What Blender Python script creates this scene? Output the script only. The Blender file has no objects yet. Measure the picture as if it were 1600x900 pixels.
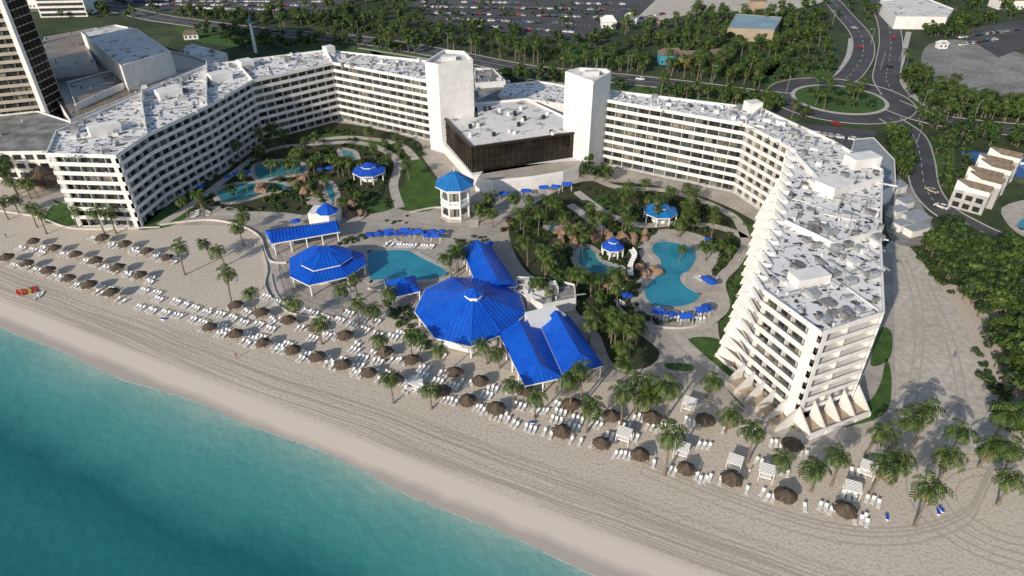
import bpy, math, random
import numpy as np
from mathutils import Vector, Matrix, noise
random.seed(7); np.random.seed(7)
R=random.uniform
H=105.0; F=1067.0; PITCH=math.radians(34)
sp,cp=math.sin(PITCH),math.cos(PITCH)
def P(u,v,z=0.0):
    x=(u-800)/F; y=(450-v)/F
    t=(H-z)/(sp-y*cp)
    return Vector((x*t,(cp+y*sp)*t,z))
def P2(u,v,z=0.0):
    p=P(u,v,z); return Vector((p.x,p.y))
def L2(pts,z=0.0): return [P2(u,v,z) for u,v in pts]
scene=bpy.context.scene
# ---------------- materials
MATS={}
def mk(name,c1,c2=None,scale=1.0,rough=0.8,bump=0,metal=0,lo=.4,hi=.6,island=0,fine=0,bscale=None,c3=None,spec=None,detail=5,transl=0):
    m=bpy.data.materials.new(name); m.use_nodes=True
    nt=m.node_tree; N=nt.nodes; Lk=nt.links; bs=N['Principled BSDF']
    bs.inputs['Roughness'].default_value=rough; bs.inputs['Metallic'].default_value=metal
    if spec is not None: bs.inputs['Specular IOR Level'].default_value=spec
    bs.inputs['Base Color'].default_value=(*c1,1)
    geo=N.new('ShaderNodeNewGeometry'); col=None
    if c2:
        nz=N.new('ShaderNodeTexNoise'); nz.inputs['Scale'].default_value=scale; nz.inputs['Detail'].default_value=detail
        nz.inputs['Roughness'].default_value=.65
        Lk.new(geo.outputs['Position'],nz.inputs['Vector'])
        rp=N.new('ShaderNodeValToRGB'); rp.color_ramp.elements[0].position=lo; rp.color_ramp.elements[1].position=hi
        rp.color_ramp.elements[0].color=(*c1,1); rp.color_ramp.elements[1].color=(*c2,1)
        if c3:
            e=rp.color_ramp.elements.new(min(.99,hi+.12)); e.color=(*c3,1)
        Lk.new(nz.outputs['Fac'],rp.inputs['Fac']); col=rp.outputs['Color']
    if fine:
        n2=N.new('ShaderNodeTexNoise'); n2.inputs['Scale'].default_value=scale*9; n2.inputs['Detail'].default_value=6
        Lk.new(geo.outputs['Position'],n2.inputs['Vector'])
        mr=N.new('ShaderNodeMapRange'); mr.inputs[1].default_value=.3; mr.inputs[2].default_value=.7; mr.inputs[3].default_value=1-fine; mr.inputs[4].default_value=1+fine*.5
        Lk.new(n2.outputs['Fac'],mr.inputs[0])
        mx=N.new('ShaderNodeVectorMath'); mx.operation='SCALE'
        if col: Lk.new(col,mx.inputs[0])
        else: mx.inputs[0].default_value=c1
        Lk.new(mr.outputs[0],mx.inputs['Scale']); col=mx.outputs[0]
    if island:
        mr=N.new('ShaderNodeMapRange'); mr.inputs[3].default_value=1-island; mr.inputs[4].default_value=1+island
        Lk.new(geo.outputs['Random Per Island'],mr.inputs[0])
        mx=N.new('ShaderNodeVectorMath'); mx.operation='SCALE'
        if col: Lk.new(col,mx.inputs[0])
        else: mx.inputs[0].default_value=c1
        Lk.new(mr.outputs[0],mx.inputs['Scale']); col=mx.outputs[0]
    if col: Lk.new(col,bs.inputs['Base Color'])
    if bump:
        nb=N.new('ShaderNodeTexNoise'); nb.inputs['Scale'].default_value=bscale or scale*4; nb.inputs['Detail'].default_value=6
        Lk.new(geo.outputs['Position'],nb.inputs['Vector'])
        bp=N.new('ShaderNodeBump'); bp.inputs['Strength'].default_value=bump; bp.inputs['Distance'].default_value=.3
        Lk.new(nb.outputs['Fac'],bp.inputs['Height']); Lk.new(bp.outputs[0],bs.inputs['Normal'])
    if transl:
        tr=N.new('ShaderNodeBsdfTranslucent'); ad=N.new('ShaderNodeMixShader'); ad.inputs[0].default_value=transl
        if col: Lk.new(col,tr.inputs['Color'])
        Lk.new(bs.outputs[0],ad.inputs[1]); Lk.new(tr.outputs[0],ad.inputs[2])
        Lk.new(ad.outputs[0],N['Material Output'].inputs['Surface'])
    MATS[name]=m; return m
white=mk('white_stucco',(.80,.79,.77),(.69,.68,.66),scale=.35,rough=.85,fine=.05)
white2=mk('white_paint',(.8,.8,.78),rough=.6)
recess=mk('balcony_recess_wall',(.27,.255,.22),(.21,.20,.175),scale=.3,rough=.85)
roofm=mk('roof_membrane',(.80,.80,.79),(.06,.06,.065),scale=.5,rough=.9,lo=.53,hi=.57,fine=.22,detail=10)
roofl=mk('roof_light',(.72,.71,.68),(.22,.22,.21),scale=.2,rough=.9,lo=.54,hi=.64,fine=.2,detail=9)
rooft=mk('roof_tan',(.27,.205,.14),(.13,.105,.08),scale=.08,rough=.32,fine=.3,detail=8)
roofg=mk('roof_grey',(.30,.30,.30),(.14,.14,.14),scale=.2,rough=.8,fine=.3)
glass=mk('window_glass',(.02,.026,.03),(.05,.052,.05),scale=.5,rough=.12,island=.5)
glassc=mk('window_curtain',(.24,.22,.18),(.12,.12,.11),scale=.4,rough=.25,island=.4)
glassg=mk('window_teal',(.05,.075,.07),(.10,.115,.10),scale=.4,rough=.15,island=.4)
dglass=mk('dark_glass',(.012,.012,.010),(.035,.03,.02),scale=.12,rough=.08)
mull=mk('mullion',(.05,.04,.03),rough=.4,metal=.5)
beige=mk('beige_wall',(.42,.34,.25),(.36,.29,.21),scale=.2,rough=.8)
towerw=mk('tower_wall',(.46,.41,.35),(.38,.34,.29),scale=.2,rough=.8)
blue=mk('blue_metal_roof',(.004,.075,.50),(.006,.11,.60),scale=.25,rough=.38,fine=.2)
blue2=mk('blue_metal_seam',(.006,.10,.56),rough=.4)
blued=mk('blue_canvas',(.008,.10,.55),(.01,.07,.45),scale=.6,rough=.7)
bluel=mk('light_blue_roof',(.02,.20,.50),(.02,.15,.42),scale=.5,rough=.4)
paving=mk('paving_stone',(.46,.42,.365),(.36,.33,.29),scale=.12,rough=.9,fine=.2,detail=8)
paved=mk('path_concrete',(.50,.465,.41),(.40,.37,.33),scale=.3,rough=.9,fine=.12)
kerbm=mk('kerb_concrete',(.5,.48,.45),(.4,.39,.36),scale=.4,rough=.85)
wallc=mk('low_wall',(.6,.57,.52),(.5,.47,.43),scale=.4,rough=.85)
asph=mk('asphalt',(.055,.056,.06),(.085,.085,.088),scale=.08,rough=.85,fine=.2,detail=8)
asphd=mk('parking_asphalt',(.055,.055,.06),(.085,.085,.088),scale=.05,rough=.85,fine=.25,detail=8)
linep=mk('road_paint',(.6,.6,.58),rough=.7)
grass=mk('lawn_grass',(.035,.09,.012),(.065,.13,.022),scale=.25,rough=.95,fine=.35,bump=.3,bscale=4)
bed=mk('planting_bed',(.022,.042,.010),(.06,.058,.028),scale=.3,rough=.95,fine=.4)
groundm=mk('ground_scrub',(.022,.046,.011),(.05,.075,.024),scale=.025,rough=.95,fine=.45,c3=(.12,.12,.075),lo=.4,hi=.58,detail=8)
gravel=mk('gravel_lot',(.30,.29,.28),(.19,.19,.175),scale=.05,rough=.95,fine=.3,detail=8)
sandlot=mk('sandy_lot',(.56,.515,.445),(.46,.42,.355),scale=.07,rough=.95,fine=.25,lo=.4,hi=.68,detail=8,c3=(.28,.27,.18))
trackm=mk('tyre_track_sand',(.40,.36,.30),(.46,.41,.35),scale=.5,rough=.95)
thatch=mk('thatch',(.14,.105,.075),(.08,.06,.045),scale=3,rough=.95,island=.3,bump=.6)
bark=mk('palm_bark',(.22,.18,.13),(.13,.10,.075),scale=3,rough=.95)
palmg=mk('palm_frond',(.042,.088,.012),(.095,.135,.024),scale=.5,rough=.5,island=.45,transl=.22)
palmb=mk('palm_frond_dry',(.20,.16,.06),(.14,.10,.04),scale=.8,rough=.7,island=.3)
leafd=mk('leaf_dark',(.017,.042,.008),(.038,.072,.014),scale=.15,rough=.6,island=.5,transl=.15)
leafl=mk('leaf_light',(.045,.10,.013),(.08,.13,.018),scale=.15,rough=.6,island=.45,transl=.18)
flower=mk('red_foliage',(.25,.04,.015),(.12,.07,.02),scale=1,rough=.7,island=.5)
rock=mk('pink_rock',(.36,.23,.16),(.20,.13,.09),scale=.5,rough=.9,bump=.8,bscale=1.2,fine=.3)
poolm=mk('pool_water',(.025,.215,.32),(.035,.28,.39),scale=.12,rough=.08,bump=.12,bscale=1.5)
poolb=mk('lagoon_water',(.03,.20,.24),(.05,.25,.28),scale=.2,rough=.08,bump=.12,bscale=1.5)
loungem=mk('lounger_vinyl',(.76,.76,.75),rough=.6)
metalg=mk('galvanised_metal',(.45,.46,.47),(.35,.36,.37),scale=1,rough=.5,metal=.3)
duct=mk('duct_white',(.74,.74,.73),(.55,.55,.54),scale=1,rough=.7)
wood=mk('timber',(.24,.17,.11),(.17,.12,.08),scale=2,rough=.8)
tire=mk('tyre_rubber',(.02,.02,.02),rough=.8)
redm=mk('red_plastic',(.5,.03,.02),rough=.4)
yelm=mk('yellow_plastic',(.6,.30,.02),rough=.4)
browr=mk('brown_shingle',(.13,.095,.07),(.2,.16,.12),scale=.8,rough=.9)
tennis=mk('tennis_surface',(.03,.11,.30),(.035,.13,.33),scale=.3,rough=.8)
skin=mk('skin',(.35,.2,.13),rough=.6)
hair=mk('hair',(.03,.02,.015),rough=.7)
carcols=[mk('car_paint_'+n,c,rough=.25) for n,c in dict(white=(.75,.75,.75),silver=(.4,.41,.43),black=(.02,.02,.02),grey=(.12,.125,.13),white_b=(.65,.65,.64),red=(.35,.02,.02),blue=(.03,.07,.22),tan=(.4,.36,.28)).items()]
# ---------------- builders
class B:
    def __init__(s): s.v=[];s.f=[];s.m=[];s.mats=[]
    def mi(s,m):
        if m not in s.mats: s.mats.append(m)
        return s.mats.index(m)
    def add(s,vs,fs,m):
        o=len(s.v); k=s.mi(m); s.v.extend([tuple(v) for v in vs])
        for f in fs: s.f.append(tuple(i+o for i in f)); s.m.append(k)
    def hexa(s,b4,t4,m,bottom=False):
        fs=[(4,5,6,7),(0,1,5,4),(1,2,6,5),(2,3,7,6),(3,0,4,7)]
        if bottom: fs.append((3,2,1,0))
        s.add(list(b4)+list(t4),fs,m)
    def box(s,x,y,z,sx,sy,sz,rot,m,bottom=True):
        c,n=math.cos(rot),math.sin(rot); q=[]
        for dx,dy in((-1,-1),(1,-1),(1,1),(-1,1)):
            a,b=dx*sx/2,dy*sy/2; q.append((x+a*c-b*n,y+a*n+b*c))
        s.hexa([(a,b,z) for a,b in q],[(a,b,z+sz) for a,b in q],m,bottom)
    def seg(s,p,q,o0,o1,z0,z1,m):
        d=(q-p).normalized(); n=Vector((d.y,-d.x))
        a=[p+n*o1,q+n*o1,q+n*o0,p+n*o0]
        s.hexa([(k.x,k.y,z0) for k in a],[(k.x,k.y,z1) for k in a],m,True)
    def prism(s,poly,z0,z1,ms,mt=None):
        n=len(poly)
        for i in range(n):
            a,b=poly[i],poly[(i+1)%n]
            s.add([(a[0],a[1],z0),(b[0],b[1],z0),(b[0],b[1],z1),(a[0],a[1],z1)],[(0,1,2,3)],ms)
        s.add([(a[0],a[1],z1) for a in poly],[tuple(range(n))],mt or ms)
    def cyl(s,x,y,z0,z1,r0,r1,n,m,cap=True,ph=0):
        a=[(x+r0*math.cos(ph+i*2*math.pi/n),y+r0*math.sin(ph+i*2*math.pi/n),z0) for i in range(n)]
        b=[(x+r1*math.cos(ph+i*2*math.pi/n),y+r1*math.sin(ph+i*2*math.pi/n),z1) for i in range(n)]
        fs=[(i,(i+1)%n,n+(i+1)%n,n+i) for i in range(n)]
        if cap: fs.append(tuple(range(n,2*n)))
        s.add(a+b,fs,m)
    def quad(s,a,b,c,d,m): s.add([a,b,c,d],[(0,1,2,3)],m)
    def mesh(s,name,smooth=False):
        me=bpy.data.meshes.new(name); me.from_pydata(s.v,[],s.f)
        for m in s.mats: me.materials.append(m)
        me.polygons.foreach_set('material_index',s.m)
        if smooth: me.polygons.foreach_set('use_smooth',[True]*len(s.f))
        me.update(); return me
    def obj(s,name,parent=None,smooth=False):
        return link(name,s.mesh(name,smooth),parent)
    def building(s,name):
        e=bpy.data.objects.new(name,None); scene.collection.objects.link(e)
        for k,m in enumerate(s.mats):
            fs=[f for f,q in zip(s.f,s.m) if q==k]
            idx={}; vs=[]; nf=[]
            for f in fs:
                g=[]
                for i in f:
                    if i not in idx: idx[i]=len(vs); vs.append(s.v[i])
                    g.append(idx[i])
                nf.append(g)
            me=bpy.data.meshes.new(m.name); me.from_pydata(vs,[],nf); me.materials.append(m); me.update()
            link(m.name,me,e)
        return e
def link(name,me,parent=None):
    o=bpy.data.objects.new(name,me); scene.collection.objects.link(o)
    if parent: o.parent=parent
    return o
def inst(name,me,x,y,z=0,rot=0,sc=1):
    o=link(name,me); o.location=(x,y,z); o.rotation_euler=(0,0,rot)
    o.scale=(sc,sc,sc) if not isinstance(sc,tuple) else sc
    return o
def smooth(pts,n=5,closed=True):
    out=[]; N=len(pts)
    rng=range(N) if closed else range(N-1)
    for i in rng:
        if closed: p0,p1,p2,p3=pts[(i-1)%N],pts[i],pts[(i+1)%N],pts[(i+2)%N]
        else: p0,p1,p2,p3=pts[max(i-1,0)],pts[i],pts[i+1],pts[min(i+2,N-1)]
        for k in range(n):
            t=k/n
            out.append(.5*((2*p1)+(p2-p0)*t+(2*p0-5*p1+4*p2-p3)*t*t+(3*p1-p0-3*p2+p3)*t**3))
    if not closed: out.append(pts[-1])
    return out
EXC=[]
def inside(x,y,poly):
    c=False; n=len(poly); j=n-1
    for i in range(n):
        a,b=poly[i],poly[j]
        if (a[1]>y)!=(b[1]>y) and x<(b[0]-a[0])*(y-a[1])/(b[1]-a[1])+a[0]: c=not c
        j=i
    return c
def excl(x,y): return any(inside(x,y,p) for p in EXC)
def sheet(name,px,z,m,sm=True,ex=False,kerb=None,world=False,n=5):
    w=px if world else L2(px)
    if sm: w=smooth(w,n)
    b=B(); b.prism(w,z-.012,z,m)
    if kerb:
        N=len(w)
        for i in range(N): b.seg(w[i],w[(i+1)%N],-.25,.25,z,z+kerb[1],kerb[0])
    if ex: EXC.append(w)
    b.obj(name); return w
def ribbon(name,px,width,z,m,kerb=None,ex=False,sm=True,lines=None,world=False):
    c=px if world else L2(px)
    if sm: c=smooth(c,8,False)
    l=[];r=[]
    for i,p in enumerate(c):
        d=(c[min(i+1,len(c)-1)]-c[max(i-1,0)]).normalized(); n=Vector((-d.y,d.x))
        l.append((p+n*width/2,n));r.append((p-n*width/2,n))
    b=B()
    for i in range(len(c)-1):
        a,a2,q,q2=l[i][0],l[i+1][0],r[i][0],r[i+1][0]
        b.quad((a.x,a.y,z),(a2.x,a2.y,z),(q2.x,q2.y,z),(q.x,q.y,z),m)
        if kerb:
            b.seg(a,a2,-.5,0,z-.05,z+.13,kerb); b.seg(q,q2,0,.5,z-.05,z+.13,kerb)
        if lines:
            for off,wd,dash in lines:
                if dash and i%2: continue
                n0,n1=l[i][1],l[i+1][1]; p,p2=c[i],c[i+1]
                A=p+n0*(off-wd/2);A2=p2+n1*(off-wd/2);C=p+n0*(off+wd/2);C2=p2+n1*(off+wd/2)
                b.quad((A.x,A.y,z+.02),(A2.x,A2.y,z+.02),(C2.x,C2.y,z+.02),(C.x,C.y,z+.02),linep)
    if ex: EXC.append([t[0] for t in l]+[t[0] for t in reversed(r)])
    b.obj(name); return c
# ---------------- shore frame
O=Vector((-130.0,139.0)); E=Vector((.9026,-.4305)); Nn=Vector((.4305,.9026))
def SD(s,d): return O+E*s+Nn*d
def toSD(p): q=p-O; return q.dot(E),q.dot(Nn)
def strip(name,ss,ds,zf,m):
    vs=[];uv=[]
    for s in ss:
        for d in ds:
            p=SD(s,d); vs.append((p.x,p.y,zf(s,d))); uv.append((s,d))
    nd=len(ds); fs=[(i*nd+j,(i+1)*nd+j,(i+1)*nd+j+1,i*nd+j+1) for i in range(len(ss)-1) for j in range(nd-1)]
    me=bpy.data.meshes.new(name); me.from_pydata(vs,[],fs); me.materials.append(m)
    ul=me.uv_layers.new(name='sd')
    for l in me.loops: ul.data[l.index].uv=uv[l.vertex_index]
    me.polygons.foreach_set('use_smooth',[True]*len(fs)); me.update(); return link(name,me)
# sea material
def nodes(name):
    m=bpy.data.materials.new(name); m.use_nodes=True; return m,m.node_tree.nodes,m.node_tree.links
seam,N,Lk=nodes('sea_water'); bs=N['Principled BSDF']; bs.inputs['Roughness'].default_value=.25; bs.inputs['IOR'].default_value=1.33
uv=N.new('ShaderNodeUVMap'); uv.uv_map='sd'; sx=N.new('ShaderNodeSeparateXYZ'); Lk.new(uv.outputs[0],sx.inputs[0])
geo=N.new('ShaderNodeNewGeometry')
nz=N.new('ShaderNodeTexNoise'); nz.inputs['Scale'].default_value=.035; nz.inputs['Detail'].default_value=6; Lk.new(geo.outputs['Position'],nz.inputs['Vector'])
ma=N.new('ShaderNodeMath'); ma.operation='MULTIPLY_ADD'; ma.inputs[1].default_value=16; Lk.new(nz.outputs['Fac'],ma.inputs[0])
mn=N.new('ShaderNodeMath'); mn.operation='MULTIPLY'; mn.inputs[1].default_value=-1; Lk.new(sx.outputs['Y'],mn.inputs[0])
lt=N.new('ShaderNodeMath'); lt.operation='ADD'; lt.inputs[1].default_value=-8; Lk.new(mn.outputs[0],lt.inputs[0]); Lk.new(lt.outputs[0],ma.inputs[2])
mx=N.new('ShaderNodeMapRange'); mx.inputs[1].default_value=0; mx.inputs[2].default_value=100; Lk.new(ma.outputs[0],mx.inputs[0])
rp=N.new('ShaderNodeValToRGB'); cr=rp.color_ramp
cr.elements[0].position=0; cr.elements[0].color=(.30,.44,.38,1); cr.elements[1].position=1; cr.elements[1].color=(.007,.085,.10,1)
for p,c in((.03,(.18,.37,.33,1)),(.09,(.095,.31,.29,1)),(.17,(.05,.245,.24,1)),(.25,(.014,.125,.138,1)),(.34,(.02,.165,.172,1)),(.55,(.012,.125,.138,1))):
    e=cr.elements.new(p); e.color=c
Lk.new(mx.outputs[0],rp.inputs['Fac']); Lk.new(rp.outputs[0],bs.inputs['Base Color'])
n3=N.new('ShaderNodeTexNoise'); n3.inputs['Scale'].default_value=.5; n3.inputs['Detail'].default_value=8; Lk.new(geo.outputs['Position'],n3.inputs['Vector'])
bp=N.new('ShaderNodeBump'); bp.inputs['Strength'].default_value=.5; bp.inputs['Distance'].default_value=.4; Lk.new(n3.outputs['Fac'],bp.inputs['Height']); Lk.new(bp.outputs[0],bs.inputs['Normal'])
sS=list(range(-600,900,10))
strip('sea_water',[-3000,-1500]+sS+[1500,3000],[6,2,0,-2,-5,-10,-20,-40,-80,-200,-600,-3000],lambda s,d:-.45,seam)
# sand
sandm,N,Lk=nodes('beach_sand'); bs=N['Principled BSDF']; bs.inputs['Specular IOR Level'].default_value=.2
uv=N.new('ShaderNodeUVMap'); uv.uv_map='sd'; sx=N.new('ShaderNodeSeparateXYZ'); Lk.new(uv.outputs[0],sx.inputs[0])
geo=N.new('ShaderNodeNewGeometry')
def noi(vec,sc,det=5):
    n=N.new('ShaderNodeTexNoise'); n.inputs['Scale'].default_value=sc; n.inputs['Detail'].default_value=det; Lk.new(vec,n.inputs['Vector']); return n.outputs['Fac']
def mth(op,a,b=None,c=None):
    n=N.new('ShaderNodeMath'); n.operation=op
    for i,x in enumerate((a,b,c)):
        if x is None: continue
        if isinstance(x,(int,float)): n.inputs[i].default_value=x
        else: Lk.new(x,n.inputs[i])
    return n.outputs[0]
def rng(x,a,b,c=0,d=1):
    n=N.new('ShaderNodeMapRange'); n.inputs[1].default_value=a;n.inputs[2].default_value=b;n.inputs[3].default_value=c;n.inputs[4].default_value=d; Lk.new(x,n.inputs[0]); return n.outputs[0]
def mixc(f,a,b):
    n=N.new('ShaderNodeMix'); n.data_type='RGBA'
    Lk.new(f,n.inputs[0])
    for i,x in ((6,a),(7,b)):
        if isinstance(x,tuple): n.inputs[i].default_value=(*x,1)
        else: Lk.new(x,n.inputs[i])
    return n.outputs[2]
big=noi(geo.outputs['Position'],.05); fin=noi(geo.outputs['Position'],1.6,9)
base=mixc(big,(.62,.555,.465),(.52,.465,.39))
base=mixc(rng(fin,.48,.64,0,.55),base,(.36,.32,.265))
cv=N.new('ShaderNodeCombineXYZ'); Lk.new(mth('MULTIPLY',sx.outputs['X'],.012),cv.inputs[0]); Lk.new(mth('MULTIPLY_ADD',noi(geo.outputs['Position'],.02,2),5,sx.outputs['Y']),cv.inputs[1])
tr=noi(cv.outputs[0],1.6,6)
dd=sx.outputs['Y']
mask=mth('MULTIPLY',rng(dd,6.5,8),rng(dd,19,16))
base=mixc(mth('MULTIPLY',mask,rng(tr,.45,.56,0,.75)),base,(.35,.305,.25))
smo=mth('MULTIPLY',rng(dd,8,6),1.0)
base=mixc(smo,base,(.64,.565,.485))
wet=rng(mth('MULTIPLY_ADD',noi(geo.outputs['Position'],.12,4),3,dd),4.6,2.6)
base=mixc(wet,base,(.43,.39,.335))
Lk.new(base,bs.inputs['Base Color'])
Lk.new(rng(wet,0,1,.9,.35),bs.inputs['Roughness'])
bp=N.new('ShaderNodeBump'); bp.inputs['Strength'].default_value=.45; bp.inputs['Distance'].default_value=.25
Lk.new(mth('MULTIPLY',fin,rng(dd,5,14,.05,1)),bp.inputs['Height']); Lk.new(bp.outputs[0],bs.inputs['Normal'])
def bz(s,d):
    d2=d+.9*math.sin(s/19)+.5*math.sin(s/6.3+1)
    if d2<10: return -.45+max(-2.5,(d2)*.047) if d2<10 else 0
    return .02
strip('beach_sand',[-600]+list(range(-300,420,4))+[700],[-25,-6,-3,-1.5,0,1.5,3,5,7,9.5,12,20,40,70,110,125],lambda s,d: bz(s,d) if d<12 else .02,sandm)
# foam line
foam=mk('sea_foam',(.6,.64,.62),(.25,.40,.38),scale=1.2,rough=.6,lo=.45,hi=.6)
b=B(); prev=None
for s in np.arange(-60,230,1.0):
    d=-(.9*math.sin(s/19)+.5*math.sin(s/6.3+1))+.0+.25*noise.noise(Vector((s*.4,0,0)))
    w=.06+.3*abs(noise.noise(Vector((s*.23,3,0))))
    a,c=SD(s,d-w),SD(s,d+w*.4)
    if prev: b.quad((prev[0].x,prev[0].y,-.435),(a.x,a.y,-.435),(c.x,c.y,-.425),(prev[1].x,prev[1].y,-.425),foam)
    prev=(a,c)
b.obj('sea_foam')
# tyre tracks in the sand at the right
for k,off in enumerate((0,1.9,6,7.9)):
    pts=[p+Nn*off*(.5 if k>1 else 1) for p in L2([(1000,740),(1150,800),(1300,845),(1420,850),(1510,820),(1535,780),(1560,740),(1620,720)])]
    ribbon('tyre_tracks',smooth(pts,6,False),.35,.035+.004*k,trackm,world=True,sm=False)
for k in range(5):
    c=P2(1575,790)+Vector((0,0)); r=9+k*2.2
    ribbon('tyre_tracks',[c+Vector((r*math.cos(a*.2+1.2),r*.8*math.sin(a*.2+1.2))) for a in range(18)],.3,.055+.004*k,trackm,world=True,sm=False)
# ground
b=B()
g=[SD(-3500,14),SD(3500,14),SD(4500,7000),SD(-4500,7000)]
b.add([(p.x,p.y,0) for p in g],[(0,1,2,3)],groundm); b.obj('ground')
sheet('sand_track',[(1378,400),(1400,372),(1425,390),(1460,435),(1498,490),(1525,550),(1550,610),(1580,670),(1480,720),(1380,700),(1400,640),(1392,560),(1385,480)],.05,sandlot)
ribbon('tyre_tracks',[(1405,400),(1425,460),(1430,530),(1420,600),(1410,670)],.5,.058,trackm); ribbon('tyre_tracks',[(1415,400),(1437,460),(1443,530),(1435,600),(1425,670)],.5,.058,trackm)
ribbon('tyre_tracks',[(1440,440),(1470,510),(1490,580),(1500,650)],.5,.059,trackm); ribbon('tyre_tracks',[(1450,440),(1482,510),(1503,580),(1513,650)],.5,.059,trackm)
# resort plaza
plaza=[(0,318),(60,330),(100,350),(250,352),(370,352),(412,375),(420,410),(410,450),(440,485),(520,495),(600,492),(650,500),(690,545),(760,560),(830,600),(940,598),(1010,592),(1060,600),(1130,645),(1235,695),(1330,690),(1390,668),(1400,620),(1395,400),(1250,250),(1100,190),(940,180),(660,180),(500,150),(300,180),(90,290)]
sheet('plaza_paving',plaza,.06,paving,sm=False)
def lowwall(px,h=.7,t=.35,m=None,name='garden_wall'):
    w=smooth(L2(px),6,False); b=B()
    for i in range(len(w)-1): b.seg(w[i],w[i+1],-t/2,t/2,0,h,m or wallc)
    b.obj(name)
lowwall([(250,353),(320,345),(370,352),(405,370),(415,395),(424,410),(448,412)]); lowwall([(408,385),(418,420),(415,450),(440,482),(480,495),(520,497)],.5)
lowwall([(424,430),(432,460),(455,480),(500,488)],.4); lowwall([(575,452),(640,458),(690,440),(715,425)],.6); lowwall([(960,470),(985,500),(1030,512),(1080,512),(1112,495)],.6)
lowwall([(960,575),(1010,590),(1060,598)],.5); lowwall([(0,330),(60,340),(120,358),(250,356)],.5); lowwall([(640,333),(690,325),(740,335),(800,330)],.6)
band=mk('paving_band',(.27,.24,.20),(.33,.30,.26),scale=.4,rough=.9)
for px in ([(430,400),(450,440),(470,465),(520,480),(590,482)],[(436,396),(458,436),(478,458),(524,473),(590,474)],[(540,352),(620,345),(700,355),(760,350),(800,345)],[(1060,540),(1120,590),(1200,650),(1290,684)],[(250,340),(330,343),(400,345)]): ribbon('paving_bands',px,.5,.075,band)
# ---------------- vegetation templates
def palm(name,h,seed,nf=20,L=3.0):
    L=L*1.25
    rd=random.Random(seed); b=B(); bend=rd.uniform(.3,1.4); az=rd.uniform(0,6.28)
    prev=None; n=6; ns=7
    for i in range(ns+1):
        t=i/ns; r=.24*(1-t)+.14*t+(.12 if i==0 else 0)
        cx=math.cos(az)*bend*t*t; cy=math.sin(az)*bend*t*t
        ring=[(cx+r*math.cos(k*6.283/n),cy+r*math.sin(k*6.283/n),h*t) for k in range(n)]
        if prev: b.add(prev+ring,[(k,(k+1)%n,n+(k+1)%n,n+k) for k in range(n)],bark)
        prev=ring
    top=Vector((cx,cy,h))
    for i in range(nf):
        a=i*2.39996+rd.uniform(-.25,.25); el=math.radians(75-105*(i/nf)**.9+rd.uniform(-10,10)); LL=L*rd.uniform(.72,1.18)
        m=palmb if i>nf-3 and rd.random()<.6 else palmg
        ns2=8; p=top.copy(); hd=Vector((math.cos(a),math.sin(a),0)); side=Vector((-hd.y,hd.x,0)); pts=[p.copy()]; e=el
        for k in range(ns2):
            p=p+(hd*math.cos(e)+Vector((0,0,1))*math.sin(e))*LL/ns2; pts.append(p.copy()); e-=math.radians(13+k*1.8)
        for k in range(1,ns2):
            t=k/ns2; wl=LL*.22*math.sin(math.pi*(.18+.75*t))
            dr=(pts[k+1]-pts[k]).normalized()
            for sg in(-1,1):
                c0=pts[k]; c1=pts[k]+dr*LL/ns2*.72
                tip=side*sg*wl+dr*wl*.55-Vector((0,0,1))*wl*rd.uniform(.35,.65)
                b.quad(c0,c1,c1+tip+dr*.02,c0+tip*rd.uniform(.85,1)+dr*.12,m)
    for k in range(3): b.box(top.x+rd.uniform(-.2,.2),top.y+rd.uniform(-.2,.2),h-.45,.28,.28,.35,k,palmb)
    return b
palmB=[palm('palm_tree',h,i) for i,h in enumerate((7,8,9,7.5,6,10))]
palmM=[b.mesh('palm_tree') for b in palmB]
palmH=(7,8,9,7.5,6,10)
def leafball(b,c,r,n,ls,m,rd):
    for i in range(n):
        d=Vector((rd.gauss(0,1),rd.gauss(0,1),rd.gauss(0,1)+.25)).normalized()
        p=c+Vector((d.x*r,d.y*r,d.z*r*.75))*rd.uniform(.7,1.05)
        nn=(d+Vector((rd.uniform(-.6,.6),rd.uniform(-.6,.6),rd.uniform(-.3,.8)))).normalized()
        t=nn.orthogonal().normalized(); t.rotate(Matrix.Rotation(rd.uniform(0,6.28),3,nn)); s=nn.cross(t); l=ls*rd.uniform(.6,1.3)
        b.quad(p-t*l,p+s*l*.55,p+t*l,p-s*l*.55,m)
def tree(h,r,seed,nc=9,nl=30,ls=.55,m1=leafd,m2=leafl):
    rd=random.Random(seed); b=B(); b.cyl(0,0,0,h*.55,.25,.16,5,bark,False)
    for i in range(nc):
        a=rd.uniform(0,6.28); q=r*rd.uniform(.1,.72); z=h*rd.uniform(.42,.85)
        c=Vector((q*math.cos(a),q*math.sin(a),z))
        s=Vector((0,0,h*.4)); 
        if i%2==0:
            w=.09; b.quad(s+Vector((w,0,0)),s-Vector((w,0,0)),c-Vector((w*.4,0,0)),c+Vector((w*.4,0,0)),bark)
        leafball(b,c,r*rd.uniform(.32,.5),nl,ls,m1 if rd.random()<.65 else m2,rd)
    return b
treeB=[tree(R(5,8),R(2.6,3.8),i+20) for i in range(7)]
treeLB=[tree(R(5,8),R(2.6,3.8),i+40,m1=leafl,m2=leafd) for i in range(4)]
def bush(r,seed,m1,m2,nl=26,ls=.28):
    rd=random.Random(seed); b=B()
    for i in range(5):
        a=rd.uniform(0,6.28); q=r*rd.uniform(0,.6); leafball(b,Vector((q*math.cos(a),q*math.sin(a),r*.45)),r*rd.uniform(.4,.6),nl,ls,m1 if rd.random()<.6 else m2,rd)
    return b
bushB=[bush(R(1,1.6),i,leafd,leafl) for i in range(5)]+[bush(1.2,9,leafl,leafd)]
bushR=[bush(.9,77,flower,leafd)]
treeM=[b.mesh('broadleaf_tree') for b in treeB+treeLB]
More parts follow.
